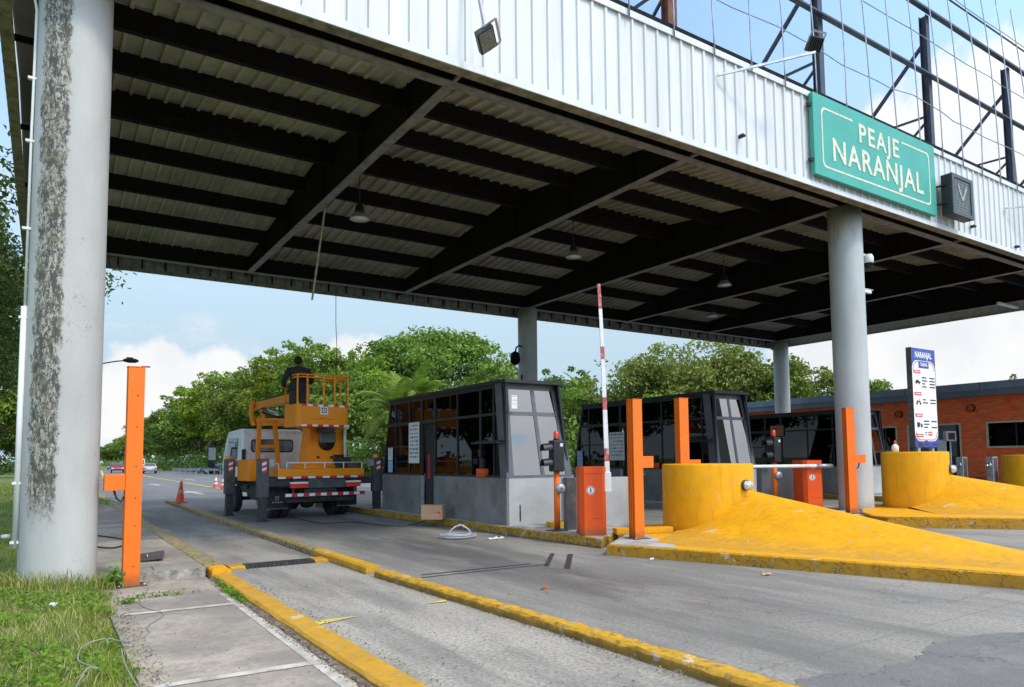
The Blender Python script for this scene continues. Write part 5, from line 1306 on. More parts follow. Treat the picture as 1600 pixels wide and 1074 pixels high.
ub = MB().beam((.0, 4.32, 3.38), (-.30, -.05, 3.36), .22, .22).build('upper_boom', M['truck_orange'], tk)
MB().tube([(-.02, 4.2, 3.52), (-.15, 2.2, 3.53), (-.28, .3, 3.5)], .035, 6).build('hydraulic_hose', M['rubber'], ub)
rs = MB(); 
rs.beam((-.74, 2.05, 1.31), (-.68, 2.05, 2.72), .11, .11, up=(0, 1, 0)).beam((-.08, 2.05, 1.31), (-.22, 2.05, 2.72), .11, .11, up=(0, 1, 0)).beam((-.66, 2.05, 2.0), (-.16, 2.05, 2.0), .09, .07, up=(0, 1, 0)).box(-.76, -.12, 1.98, 2.12, 2.72, 2.80)
rs.build('boom_rest', M['truck_orange'], tk)
MB().box(-.36, -.16, 1.98, 2.12, 2.801, 2.81).build('rest_pad', M['rubber'], tk) if False else None
# basket
BX0, BX1, BY0, BY1, BZ, BT = -.76, .76, -1.12, -.12, 2.47, 3.07
def rr_poly(x0, x1, y0, y1, r, k=6):
    P = []
    for cx, cy, a0 in ((x1-r, y1-r, 0), (x0+r, y1-r, 90), (x0+r, y0+r, 180), (x1-r, y0+r, 270)):
        for i in range(k+1): a = R(a0+90*i/k); P.append((cx+r*math.cos(a), cy+r*math.sin(a)))
    return P
po = rr_poly(BX0, BX1, BY0, BY1, .14); pi_ = rr_poly(BX0+.03, BX1-.03, BY0+.03, BY1-.03, .12); n = len(po)
vs = [(x, y, BZ) for x, y in po]+[(x, y, BT) for x, y in po]+[(x, y, BT) for x, y in pi_]+[(x, y, BZ+.05) for x, y in pi_]
b = MB(); b.add(vs, [(i+k*n, (i+1) % n+k*n, (i+1) % n+(k+1)*n, i+(k+1)*n) for k in range(3) for i in range(n)], False)
b.add(vs, [tuple(range(n-1, -1, -1)), tuple(range(3*n, 4*n))])
bas = b.build('basket', M['truck_orange'], tk)
for z in (BZ-.0, BT-.055): tape('warning_tape', BX0+.14, BX1-.02, BY0-.0005, z, z+.055, 9, bas, first=0 if z < 2.6 else 1)
rl = MB()
posts = [(BX0+.05, BY0+.08), (BX0+.30, BY0+.03), (-.02+.02, BY0+.03), (.32, BY0+.03), (BX1-.04, BY0+.05), (BX0+.05, BY1-.06), (-.3, BY1-.03), (.42, BY1-.03), (BX1-.05, BY1-.06), (BX1-.05, -.6)]
for x, y in posts: rl.box(x-.018, x+.018, y-.018, y+.018, BT-.001, 3.86)
ring = [(BX0+.05, BY1-.06), (BX0+.05, BY0+.14), (BX0+.14, BY0+.04), (BX1-.10, BY0+.04), (BX1-.04, BY0+.10), (BX1-.04, BY1-.06), (BX0+.05, BY1-.06)]
for z in (3.87, 3.80): rl.tube([(x, y, z) for x, y in ring], .022, 6)
rl.tube([(BX1-.05, -.6, 3.84), (BX1-.30, -.3, 3.6), (BX1-.45, -.15, 3.45)], .014, 5).box(-.30, -.02, BY1-.06, BY1-.02, 3.12, 3.74)
rl.build('guard_rail', M['truck_orange'], bas)
MB().box(-.24, -.08, BY1-.066, BY1-.0605, 3.52, 3.68).build('rail_plate', M['white'], bas)
lg = MB().box(-.10, .12, BY0-.004, BY0-.0005, 2.80, 3.03).build('emblem', M['paper'], bas)
b = MB().box(-.06, .08, BY0-.0065, BY0-.0045, 2.845, 2.985); b.build('emblem_ground', M['ink'], lg)
b = MB(); P = [(.01+.054*math.cos(2*math.pi*i/20), 2.915+.054*math.sin(2*math.pi*i/20)) for i in range(20)]; b.add([(x, BY0-.0075, z) for x, z in P], [tuple(range(20))]).build('emblem_ring', M['paper'], lg)
MB().add([(-.022, BY0-.0085, 2.935), (.042, BY0-.0085, 2.935), (.01, BY0-.0085, 2.885)], [(0, 1, 2)]).build('emblem_wedge', M['ink'], lg)
b = MB(); rg = random.Random(4); x = -.34
for k in range(14):
    w_ = .016+.02*(k % 3 == 0); hh = .05 if 5 < k < 8 else .032; z0 = 2.66+rg.uniform(-.006, .006)
    b.box(x, x+w_*.5, BY0-.003, BY0-.0005, z0, z0+hh).box(x+w_*.5, x+w_, BY0-.003, BY0-.0005, z0+hh*.4, z0+hh*.62); x += w_+.022
b.build('lettering', M['ink'], bas)
MB().box(.1, .3, BY0-.02, -.4, BZ-.14, BZ-.002).beam((.2, -.6, BZ-.07), (-.30, -.15, 3.3), .12, .12).build('basket_mount', M['black_plastic'], bas)
MB().tube([(.92, -.5, 1.65), (.90, -.5, 2.3), (.93, -.48, 3.05)], .045, 8).build('white_mast', M['white'], tk)
# cab
def cabprof(): return [(2.75, .98), (4.62, .98), (4.66, 1.5), (4.40, 2.35), (4.25, 2.50), (2.95, 2.56), (2.82, 2.50), (2.75, 2.35)]
bm = bmesh.new(); pr = cabprof(); n = len(pr)
va = [bm.verts.new((-1.02, y, z)) for y, z in pr]; vb = [bm.verts.new((1.02, y, z)) for y, z in pr]
bm.faces.new(va[::-1]); bm.faces.new(vb)
for i in range(n): bm.faces.new((va[i], va[(i+1) % n], vb[(i+1) % n], vb[i]))
for v in bm.verts:
    if v.co.z > 2.3: v.co.x *= .93
bmesh.ops.bevel(bm, geom=bm.edges[:], offset=.06, segments=3, profile=.6, affect='EDGES')
bmesh.ops.recalc_face_normals(bm, faces=bm.faces)
me = bpy.data.meshes.new('cab'); bm.to_mesh(me); bm.free(); me.materials.append(M['cab_white'])
for p in me.polygons: p.use_smooth = False
cab = new_ob('cab', me, tk)
def rrect_slab(x0, x1, z0, z1, r, y, d):
    P = rr_poly(x0, x1, z0, z1, r); return MB().prism(P, y, y+d, 'y')
wf = rrect_slab(-.70, .62, 1.83, 2.23, .09, 2.728, .012).build('rear_window_seal', M['rubber'], cab)
rrect_slab(-.665, .585, 1.865, 2.195, .07, 2.722, .005).build('rear_window', M['cab_pane'], wf)
MB().box(-.60, .5, 2.71, 2.721, 1.87, 1.93).build('window_bar', M['cab_white'], wf) if False else None
sw = MB().slab([(-1.025, 3.15, 1.62), (-1.025, 4.15, 1.62), (-.985, 4.05, 2.28), (-.985, 3.15, 2.28)], .006).build('side_window', M['glass_car'], cab)
MB().slab([(1.025, 3.15, 1.62), (1.025, 4.15, 1.62), (.985, 4.05, 2.28), (.985, 3.15, 2.28)], .006).build('side_window', M['glass_car'], cab)
MB().slab([(-.86, 4.66, 1.56), (.86, 4.66, 1.56), (.80, 4.42, 2.30), (-.80, 4.42, 2.30)], .006).build('windscreen', M['glass_car'], cab)
MB().box(-.98, -.86, 2.70, 2.755, 1.55, 1.92, .02).build('air_intake', M['black_plastic'], cab)
mi_ = MB().box(-1.50, -1.24, 4.48, 4.56, 1.55, 2.05, .03).box(-1.48, -1.26, 4.48, 4.56, 1.36, 1.52, .02).tube([(-1.0, 4.5, 2.2), (-1.37, 4.52, 2.2), (-1.37, 4.52, 1.35), (-1.0, 4.5, 1.3)], .016, 6).build('mirror', M['black_plastic'], cab)
MB().box(-1.48, -1.26, 4.470, 4.479, 1.6, 2.0).build('mirror_glass', M['chrome'], mi_)
MB().box(-1.0, 1.0, 2.70, 2.74, .96, 1.1).box(-.9, .9, 2.4, 2.8, .62, .97).build('cab_base', M['chassis'], tk)
for s in (-1, 1): MB().prism([(3.0, .8), (3.0, .98), (3.9, .98), (3.9, .8), (3.8, .9), (3.45, .95), (3.1, .9)], s*.78, s*1.02, 'x').build('wheel_arch', M['chassis'], tk)

# ------------------------------------------------------------------ person in the basket
def skin_mesh(nodes, edges, sub=2, root=0):
    me = bpy.data.meshes.new('skel'); me.from_pydata([n_[0] for n_ in nodes], edges, []); ob = bpy.data.objects.new('skel', me); COL.objects.link(ob)
    md = ob.modifiers.new('skin', 'SKIN'); md.use_smooth_shade = True
    ly = me.skin_vertices[0].data
    for i, n_ in enumerate(nodes):
        r = n_[1]; ly[i].radius = r if isinstance(r, tuple) else (r, r); ly[i].use_root = (i == root)
    sd = ob.modifiers.new('sub', 'SUBSURF'); sd.levels = sub; sd.render_levels = sub
    dg = bpy.context.evaluated_depsgraph_get(); out = bpy.data.meshes.new_from_object(ob.evaluated_get(dg))
    bpy.data.objects.remove(ob); bpy.data.meshes.remove(me); return out
pe = thing('person', 'person in dark jacket and trousers standing in truck basket, back turned', 'person', (5.72, 19.32, 2.52), R(-6)); pe.scale = (1.2, 1.15, 1.02)
nodes = [((0, 0, .98), (.185, .135)),       # 0 pelvis
         ((0, .01, 1.14), (.185, .13)), ((0, .02, 1.32), (.20, .135)), ((0, .03, 1.46), (.17, .11)), ((0, .045, 1.56), (.075, .075)), ((0, .06, 1.62), (.068, .072)),
         ((.10, 0, .90), (.105, .115)), ((.115, .02, .52), (.075, .085)), ((.12, 0, .12), (.05, .055)), ((.125, .12, .05), (.045, .04)),
         ((-.10, 0, .90), (.105, .115)), ((-.115, .04, .52), (.075, .085)), ((-.12, .02, .12), (.05, .055)), ((-.125, .14, .05), (.045, .04)),
         ((.205, .02, 1.47), (.085, .085)), ((.30, .02, 1.24), (.066, .066)), ((.33, .20, 1.16), (.050, .05)), ((.28, .40, 1.20), (.034, .028)), ((.262, .46, 1.21), (.04, .022)),
         ((-.205, .02, 1.47), (.085, .085)), ((-.30, .03, 1.22), (.066, .066)), ((-.30, .20, 1.06), (.050, .05)), ((-.22, .38, 1.08), (.034, .028)), ((-.20, .44, 1.09), (.04, .022))]
edges = [(0, 1), (1, 2), (2, 3), (3, 4), (4, 5), (0, 6), (6, 7), (7, 8), (8, 9), (0, 10), (10, 11), (11, 12), (12, 13), (3, 14), (14, 15), (15, 16), (16, 17), (17, 18), (3, 19), (19, 20), (20, 21), (21, 22), (22, 23)]
body = skin_mesh(nodes, edges, 2)
# head joined to the same mesh: an egg with nose, brow, ears; five curled fingers on each hand
bm = bmesh.new(); bm.from_mesh(body)
hd = bmesh.ops.create_uvsphere(bm, u_segments=20, v_segments=16, radius=1.0)['verts']
for v in hd:
    x, y, z = v.co; f = 1-.16*max(0, -z)
    nose = .022*math.exp(-((x/.16)**2+((z+.12)/.22)**2)) if y > .5 else 0
    v.co = Vector((x*.078*f, y*.098*(1-.08*max(0, -z)) + nose + .075, z*.118 + 1.735))
for s in (1, -1):
    ea = bmesh.ops.create_uvsphere(bm, u_segments=8, v_segments=6, radius=1.0)['verts']
    for v in ea: v.co = Vector((s*(.08+v.co.x*.012), .065+v.co.y*.02, 1.72+v.co.z*.032))
me = bpy.data.meshes.new('body'); bm.to_mesh(me); bm.free()
fb = MB()
for s, hx, hy, hz in ((1, .262, .46, 1.21), (-1, -.20, .44, 1.09)):
    for k in range(4):
        ox = (k-1.5)*.019; ln_ = (.075, .085, .08, .062)[k]
        fb.tube([(hx+ox, hy+.015, hz), (hx+ox, hy+.015+ln_*.45, hz+.004), (hx+ox, hy+.02+ln_*.7, hz-.025), (hx+ox, hy+.015+ln_*.6, hz-.05)], .0085, 6, .8)
    fb.tube([(hx-s*.03, hy-.03, hz), (hx-s*.055, hy, hz-.01), (hx-s*.05, hy+.03, hz-.035)], .0095, 6, .8)
fm = fb.mesh('fingers', M['skin'])
bm = bmesh.new(); bm.from_mesh(me); bm.from_mesh(fm); bm.to_mesh(me); bm.free()
for mm in (M['cloth'], M['trouser'], M['skin'], M['rubber']): me.materials.append(mm)
for p in me.polygons:
    c = p.center; p.use_smooth = True
    if c.z > 1.575: p.material_index = 2
    elif c.z < .09: p.material_index = 3
    elif c.z < .985 and abs(c.x) < .24: p.material_index = 1
    elif (c.x > .24 and c.y > .10) or (c.x < -.17 and c.y > .33): p.material_index = 2
    else: p.material_index = 0
new_ob('body', me, pe)
hb = MB(); vs = []; nu, nv = 20, 12
for a in range(nv+1):
    ph = math.pi*.5 - a/nv*math.pi*.80
    for k in range(nu):
        th = 2*math.pi*k/nu; yy = math.cos(ph)*math.sin(th); lowcut = .12 if yy > .35 and math.sin(ph) < .25 else 0
        vs.append((.086*math.cos(ph)*math.cos(th), .066+.104*yy*(1-lowcut*3), 1.742+.128*max(math.sin(ph), .22 if yy > .35 else -1)))
hb.add(vs, [(a*nu+k, a*nu+(k+1) % nu, (a+1)*nu+(k+1) % nu, (a+1)*nu+k) for a in range(nv) for k in range(nu)], True).build('hair', M['hair'], pe)
# jacket hem as a separate garment piece hugging the waist
MB().lathe([(.178, 0), (.19, .05), (.192, .12), (.186, .17)], 24).build('jacket_hem', M['cloth'], pe, loc=(0, .01, .90)).scale = (1.12, .84, 1)

# ================================================================== CONES
def make_cone(label, loc, s=1., stripes=False, tilt=0):
    t = thing('traffic_cone', label, 'traffic cone', loc, .3); t.scale = (s,)*3; t.rotation_euler = (0, tilt, .3)
    MB().box(-.19, .19, -.19, .19, 0, .035, .012).build('base', M['cone'], t)
    MB().lathe([(.145, .035), (.135, .06), (.035, .72), (.028, .73), (0, .73)], 24).build('cone_body', M['cone'], t)
    q = (.30, .44) if not stripes else (.42, .60)
    r = lambda z: .1355-(z-.06)*.1515+.002
    MB().lathe([(r(q[0]), q[0]), (r(q[1]), q[1])], 24).build('band', M['white'] if stripes else M['cardboard'], t)
    if stripes: MB().lathe([(r(.22), .22), (r(.32), .32)], 24).build('band', M['white'], t)
make_cone('worn orange traffic cone standing on far end of lane kerb', (3.98, 27.2, .14), 1.02, tilt=.05)
make_cone('orange traffic cone with white bands, left of pair beyond truck', (8.55, 45.2, 0), .98, True)
make_cone('orange traffic cone with white bands, right of pair nearest truck cab', (8.45, 42.6, 0), .98, True)

# ================================================================== FAR CARS
def make_car(label, loc, rz, paint, kind='car'):
    t = thing('parked_car' if kind == 'car' else 'van', label, kind, loc, rz)
    if kind == 'car':
        lo = [(-2.15, .35), (2.1, .35), (2.2, .55), (2.1, .78), (1.2, .95), (-1.5, 1.0), (-2.15, .92), (-2.22, .6)]; hi = [(1.0, .95), (.25, 1.40), (-.9, 1.43), (-1.7, .99)]; W2 = .86
    else:
        lo = [(-2.4, .35), (2.3, .35), (2.4, .7), (2.2, 1.15), (-2.4, 1.15)]; hi = [(2.15, 1.15), (1.5, 2.0), (-2.2, 2.1), (-2.38, 1.15)]; W2 = .9
    def pr(poly, w0, w1, mat_, name):
        bm = bmesh.new(); zc = min(p[1] for p in poly); zh = max(p[1] for p in poly)
        f = lambda z: w0+(w1-w0)*(z-zc)/(zh-zc)
        a = [bm.verts.new((-f(z), y, z)) for y, z in poly]; c = [bm.verts.new((f(z), y, z)) for y, z in poly]; n = len(poly)
        bm.faces.new(a[::-1]); bm.faces.new(c)
        for i in range(n): bm.faces.new((a[i], a[(i+1) % n], c[(i+1) % n], c[i]))
        bmesh.ops.bevel(bm, geom=bm.edges[:], offset=.06, segments=2, profile=.6, affect='EDGES'); bmesh.ops.recalc_face_normals(bm, faces=bm.faces)
        me = bpy.data.meshes.new(name); bm.to_mesh(me); bm.free(); me.materials.append(mat_); return new_ob(name, me, t)
    pr(lo, W2, W2*.97, paint, 'car_body'); cb_ = pr(hi, W2*.95, W2*.78, paint, 'cabin')
    gm = lambda a, c, k: (a[0]+(c[0]-a[0])*k, a[1]+(c[1]-a[1])*k)
    z0 = hi[0][1]+.06; z1 = hi[1][1]-.08
    # rear and front glass, side glass
    for (A, B_) in ((hi[0], hi[1]), (hi[3], hi[2])):
        p = gm(A, B_, .15); q = gm(A, B_, .85); sg_ = 1 if A[0] > 0 else -1
        MB().slab([(-W2*.80, p[0]+.03*sg_, p[1]+.02), (W2*.80, p[0]+.03*sg_, p[1]+.02), (W2*.70, q[0]+.03*sg_, q[1]+.02), (-W2*.70, q[0]+.03*sg_, q[1]+.02)], .01).build('window', M['glass_car'], cb_)
    for s in (-1, 1): MB().slab([(s*(W2*.935+.01), hi[0][0]-.35, z0), (s*(W2*.935+.01), hi[3][0]+.3, z0), (s*(W2*.80+.01), hi[2][0]+.1, z1), (s*(W2*.80+.01), hi[1][0]-.1, z1)], .01).build('window', M['glass_car'], cb_)
    for x in (-W2+.08, W2-.08):
        for y in (-1.35, 1.4):
            wh = MB().lathe([(.2, -.09), (.31, -.09), (.33, -.05), (.33, .05), (.31, .09), (.2, .09)], 18, axis='x').build('wheel', M['rubber'], t, loc=(x, y, .33))
            MB().lathe([(0, -.095), (.2, -.085), (.2, .085), (0, .095)], 14, axis='x').build('rim', M['chrome'], wh)
    ye = min(p[0] for p in lo)
    for s in (-1, 1):
        MB().box(s*W2*.62, s*W2*.95, ye-.035, ye+.12, .66, .86, .01).build('tail_light', M['red_lens'], t)
        MB().box(s*W2*.6, s*W2*.93, 2.08, 2.2, .6, .76, .01).build('headlight', M['white_plastic'], t)
    MB().box(-.26, .26, ye-.02, ye+.06, .55, .67).build('number_plate', M['paper'], t)
make_car('silver saloon car parked on roadside left of guardrail', (12.3, 111.5, 0), R(-4), M['car_silver'])
make_car('dark red car driving towards toll in far lane', (9.3, 124, 0), R(176), M['car_red'])
make_car('black car smallest and farthest on the highway', (11.6, 167, 0), R(176), M['car_black'])
make_car('white van half hidden behind orange post far off', (12.6, 128, 0), R(-4), M['white'], 'van')
make_car('blue car parked under the trees left of truck mirror', (18.6, 96, 0), R(60), M['car_blue'])
t = thing('road_sign', 'small orange diamond roadworks sign behind silver car', 'sign', (13.6, 135, 0)); t.scale = (.7, .7, .7)
MB().cyl((0, 0, 0), (0, 0, 2.2), .05, n=8).build('post', M['galv'], t)
MB().add([(0, -.06, 1.5), (.75, -.06, 2.25), (0, -.06, 3.0), (-.75, -.06, 2.25), (0, -.03, 1.5), (.75, -.03, 2.25), (0, -.03, 3.0), (-.75, -.03, 2.25)], [(0, 1, 2, 3), (7, 6, 5, 4), (0, 4, 5, 1), (1, 5, 6, 2), (2, 6, 7, 3), (3, 7, 4, 0)]).build('sign_plate', M['orange_post'], t)
t = thing('guardrail', 'grey steel guardrail along tree line beyond the plaza', 'guardrail', (0, 0, 0))
b = MB(); P0, P1 = Vector((14.2, 103, 0)), Vector((18.0, 92.5, 0))
for k in range(9): p = P0.lerp(P1, k/8); b.box(p.x-.07, p.x+.07, p.y-.07, p.y+.07, 0, .8)
b.build('post', M['galv'], t)
d = (P1-P0).normalized(); n_ = Vector((d.y, -d.x, 0))*-1
b = MB(); prof = [(.1, .45), (.02, .52), (.1, .6), (.02, .68), (.1, .76)]; vs = []
for p in (P0, P1):
    for o, z in prof: q = p+n_*(-o-.06); vs.append((q.x, q.y, z))
b.add(vs, [(i, i+1, i+6, i+5) for i in range(4)]).build('rail', M['galv'], t)
t = thing('street_lamp', 'dark street lamp arm reaching out from behind mouldy column', 'street lamp', (2.0, 40, 0))
MB().cyl((0, 0, 0), (0, 0, 6.3), .10, .06, n=12).build('pole', M['grey_steel'], t)
MB().tube([(0, 0, 6.25), (.25, 0, 6.42), (.75, 0, 6.55), (1.15, 0, 6.62)], .03, 8).build('arm', M['steel_dark'], t)
MB().lathe([(0, -.35), (.07, -.33), (.12, -.1), (.11, .2), (.05, .34), (0, .35)], 14, (1.45, 0, 6.64), axis='x').box(1.25, 1.55, -.05, .05, 6.70, 6.80, .01).build('lamp_head', M['steel_dark'], t)

# ================================================================== SMALL THINGS
t = thing('cardboard_box', 'closed cardboard box on island edge by booth doorway', 'box', (7.55, 14.85, .18), R(-42))
MB().box(-.25, .25, -.15, .15, 0, .33, .006).build('carton', M['cardboard'], t)
MB().box(-.25, .25, -.012, .012, .3301, .3325).build('tape', M['terracotta'], t)
MB().box(.03, .16, -.1535, -.1505, .155, .165).add([(.16, -.153, .13), (.22, -.153, .16), (.16, -.153, .19)], [(0, 1, 2)]).build('printed_arrow', M['red'], t)
b = MB(); p = []; rg = random.Random(8)
for k in range(90):
    a = k*.35; rr = .27+.05*math.sin(k*.13); p.append((rr*math.cos(a)*1.2, rr*math.sin(a), .02+.02*(k % 18)/18+.0006*k))
b.tube(p, .011, 5)
b.tube([(.30, 0, .04), (.28, .05, .14), (.15, .08, .24), (-.05, .06, .22), (-.22, 0, .1), (-.32, -.05, .02)], .011, 5).tube([(.28, -.05, .03), (.22, .0, .16), (.05, .02, .26), (-.15, 0, .18), (-.30, -.08, .02)], .011, 5)
tag(b.build('cable_coil', M['cable_w'], loc=(6.88, 12.45, .002)), 'loose coil of white cable lying on lane near cardboard box', 'cable')
def cable(pts, r, mat_, label, cat='cable'):
    P = [Vector(p) for p in pts]; out = []
    for i in range(len(P)-1):
        p0, p1, p2, p3 = P[max(i-1, 0)], P[i], P[i+1], P[min(i+2, len(P)-1)]
        for k in range(6):
            t_ = k/6; out.append(.5*((2*p1)+(-p0+p2)*t_+(2*p0-5*p1+4*p2-p3)*t_*t_+(-p0+3*p1-3*p2+p3)*t_**3))
    out.append(P[-1])
    return tag(MB().tube(out, r, 6).build('cable', mat_), label, cat)
cable([(1.26, 10.9, .132), (1.25, 10.47, .132), (1.18, 10.38, .02), (1.08, 9.7, .012), (.95, 9.2, .010), (.93, 8.62, .010), (1.06, 8.12, .010), (.86, 7.61, .010), (.83, 7.27, .010), (.66, 7.04, .010), (.48, 6.8, .11)], .006, M['cable_g'], 'grey cable snaking over pavement in front of orange post')
cable([(.20, 5.3, .14), (.28, 5.66, .17), (.34, 5.62, .17), (.27, 5.9, .15), (.24, 6.07, .15), (.29, 6.42, .16), (.43, 6.52, .17), (.45, 6.40, .16)], .005, M['cable_g'], 'pale grey cable loop lying in grass at lower left')
cable([(.53, 6.25, .14), (.51, 5.79, .15), (.52, 5.3, .15), (.56, 5.0, .12)], .005, M['cable_g'], 'pale grey cable along grass edge beside pavement')
cable([(5.76, 19.9, .012), (5.75, 17.5, .012), (6.5, 17.2, .012), (6.74, 15.9, .012), (7.1, 15.4, .012), (7.66, 15.5, .10), (7.74, 15.52, .2), (7.85, 15.7, .20)], .011, M['cable_k'], 'black cable from under truck to booth doorway')
cable([(.60, 14.3, .142), (1.0, 13.6, .142), (1.3, 14.6, .142), (1.0, 15.8, .142), (.7, 16.4, .142)], .014, M['cable_k'], 'black hose looped on pavement behind orange post')
t = thing('cover_plate', 'rusty steel cover plate propped slightly open on raised pavement', 'cover plate', (1.12, 11.5, .128))
MB().box(0, .36, 0, .95, 0, .012).build('plate', M['plate'], t); t.rotation_euler = (0, R(-6), R(-8))
MB().tube([(.15, .2, .012), (.15, .2, .06), (.15, .3, .06), (.15, .3, .012)], .008, 5).build('lifting_ring', M['galv'], t)
MB().box(-.01, .0, .0, .95, -.0, .06).build('rim', M['plate'], t)
t = thing('paper_cup', 'crumpled white cup lying in grass left of column', 'cup', (-.56, 16.1, .17))
MB().lathe([(0, 0), (.04, 0), (.075, .03), (.07, .08), (.06, .08), (.04, .015)], 14).build('cup', M['white_plastic'], t)
def litter(loc, mat_, label, s, seed):
    rg = random.Random(seed); b = MB()
    for k in range(5):
        x, y = rg.uniform(-s, s), rg.uniform(-s*.5, s*.5); q = s*.5
        b.slab([(x-q, y-q*.6, rg.uniform(.004, .03)), (x+q, y-q*.5, rg.uniform(.004, .04)), (x+q*.8, y+q*.6, rg.uniform(.004, .05)), (x-q*.7, y+q*.5, rg.uniform(.004, .03))], .003)
    tag(b.build('litter', mat_, loc=loc), label, 'litter')
litter((7.35, 11.85, 0), M['paper'], 'scraps of white paper on lane beside cable coil', .13, 1)
litter((5.0, 6.95, 0), M['terracotta'], 'dry brown leaf scraps lying on foreground lane', .055, 2)
litter((7.95, 6.05, 0), M['cardboard'], 'pale brown scrap on lane below nearest nose platform', .06, 3)
litter((7.72, 7.95, 0), M['paper'], 'white scrap of paper at foot of cracked yellow kerb', .035, 4)
litter((.12, 8.3, .16), M['paper'], 'small white scrap in the foreground grass', .035, 5)

# ================================================================== VEGETATION
def leaf_quads(P, Nn, size, seed, aspect=1.7):
    g = np.random.default_rng(seed); n = len(P)
    Nn = Nn/np.linalg.norm(Nn, axis=1, keepdims=True)
    a = g.normal(size=(n, 3)); a -= Nn*(a*Nn).sum(1, keepdims=True); a /= np.linalg.norm(a, axis=1, keepdims=True)
    c = np.cross(Nn, a); s = (size*g.uniform(.6, 1.35, n))[:, None]
    droop = Nn*s*.18
    V = np.stack([P-a*s*.5, P+c*s*.5/aspect+droop*.5, P+a*s*.5-droop, P-c*s*.5/aspect+droop*.5], 1).reshape(-1, 3)
    F = np.arange(n*4).reshape(n, 4); return V, F
def crown_mesh(name, H, Rr, z0, nclump, nleaf, size, mat_, seed, shape='round', gap=.0):
    g = np.random.default_rng(seed); cs = []; rs = []
    lob = g.uniform(.72, 1.12, 7); ph = g.uniform(0, 6.28)
    for k in range(nclump):
        for _ in range(80):
            p = g.uniform(-1, 1, 3)
            if shape == 'umbrella':
                z = g.uniform(.45, 1.0); rad = math.sqrt(max(0., 1-((z-.4)/.62)**2)); th = g.uniform(0, 2*math.pi); q = rad*math.sqrt(g.uniform(.15, 1)); c = np.array([q*math.cos(th), q*math.sin(th), z]); break
            nn = np.linalg.norm(p)
            if .45 < nn < 1:
                th = math.atan2(p[1], p[0])+ph; l = lob[int(th/6.2832*7) % 7]; up = .86+.14*math.sin(3*th+ph)
                c = np.array([p[0]*l, p[1]*l, .5+.5*p[2]*up]); break
        cs.append([c[0]*Rr*.88, c[1]*Rr*.88, z0+(H-z0)*(.06+.88*c[2])]); rs.append(g.uniform(.10, .30)*Rr*(.8 if shape == 'umbrella' else 1))
    for k in range(nclump//5):                      # a few sprays that stick out of the outline
        th = g.uniform(0, 6.28); el = g.uniform(-.1, 1.3); q = g.uniform(.98, 1.13)
        cs.append([Rr*.9*q*math.cos(th)*math.cos(el), Rr*.9*q*math.sin(th)*math.cos(el), z0+(H-z0)*(.5+.48*q*math.sin(el))]); rs.append(g.uniform(.06, .12)*Rr)
    nclump = len(cs); cs = np.array(cs); rs = np.array(rs); wgt = rs**1.8; wgt /= wgt.sum(); idx = g.choice(nclump, nleaf, p=wgt)
    d = g.normal(size=(nleaf, 3)); d[:, 2] += .35; d /= np.linalg.norm(d, axis=1, keepdims=True)
    rad = g.uniform(.2, 1.0, nleaf)**.5 * (1+.3*np.abs(g.normal(size=nleaf))*.5)
    P = cs[idx]+d*rs[idx][:, None]*rad[:, None]*np.array([1.15, 1.15, .66])
    Nn = d*.6+g.normal(size=(nleaf, 3))*.6+np.array([0, 0, .45])
    V, F = leaf_quads(P, Nn, size, seed+1)
    return arr_mesh(name, V, F, [mat_]), cs, rs
def tree_proto(H, Rr, z0, nclump, nleaf, size, leaf, seed, shape='round', bark='bark', rtrunk=.22):
    me, cs, rs = crown_mesh('crown', H, Rr, z0, nclump, nleaf, size, M[leaf], seed, shape)
    rg = random.Random(seed); b = MB(); fork = z0*rg.uniform(.55, .8)+.8
    b.tube([(0, 0, -.2), (.08, .05, fork*.35), (.03, -.06, fork*.7), (0, 0, fork)], rtrunk, 9, .72)
    order = sorted(range(len(cs)), key=lambda i: -rs[i])[:min(14, len(cs))]
    for i in order:
        c = cs[i]; m1 = (c[0]*.35+rg.uniform(-.4, .4), c[1]*.35+rg.uniform(-.4, .4), fork+(c[2]-fork)*.5)
        m2 = (c[0]*.75+rg.uniform(-.3, .3), c[1]*.75+rg.uniform(-.3, .3), fork+(c[2]-fork)*.82)
        b.tube([(0, 0, fork-.3), m1, m2, tuple(c)], rtrunk*.5, 6, .2)
    return b.mesh('trunk', M[bark]), me
PT = {
 'round': tree_proto(10, 4.6, 1.6, 52, 12000, .34, 'leaf', 21),
 'round2': tree_proto(10, 4.8, 1.2, 60, 13000, .30, 'leaf', 22),
 'bright': tree_proto(10, 4.4, 1.8, 50, 12000, .33, 'leaf_bright', 23),
 'dark': tree_proto(10, 5.0, 1.5, 58, 13000, .32, 'leaf_dark', 24),
 'olive': tree_proto(10, 5.6, 2.2, 52, 10500, .32, 'leaf_olive', 25, bark='bark_pale'),
 'umbrella': tree_proto(10, 7.0, 3.5, 60, 15000, .30, 'leaf', 26, 'umbrella', rtrunk=.3),
 'near': tree_proto(10, 5.0, 1.5, 60, 38000, .16, 'leaf_deep', 27),
}
def tree(kind, x, y, h, label, wide=1., rot=None, group=None):
    s = h/10.0; t = thing('tree', label, 'tree', (x, y, -.05), random.uniform(0, 6.28) if rot is None else rot, group)
    t.scale = (s*wide, s*wide, s)
    new_ob('trunk', PT[kind][0], t); new_ob('crown', PT[kind][1], t); return t
GR = 'roadside trees along the highway'
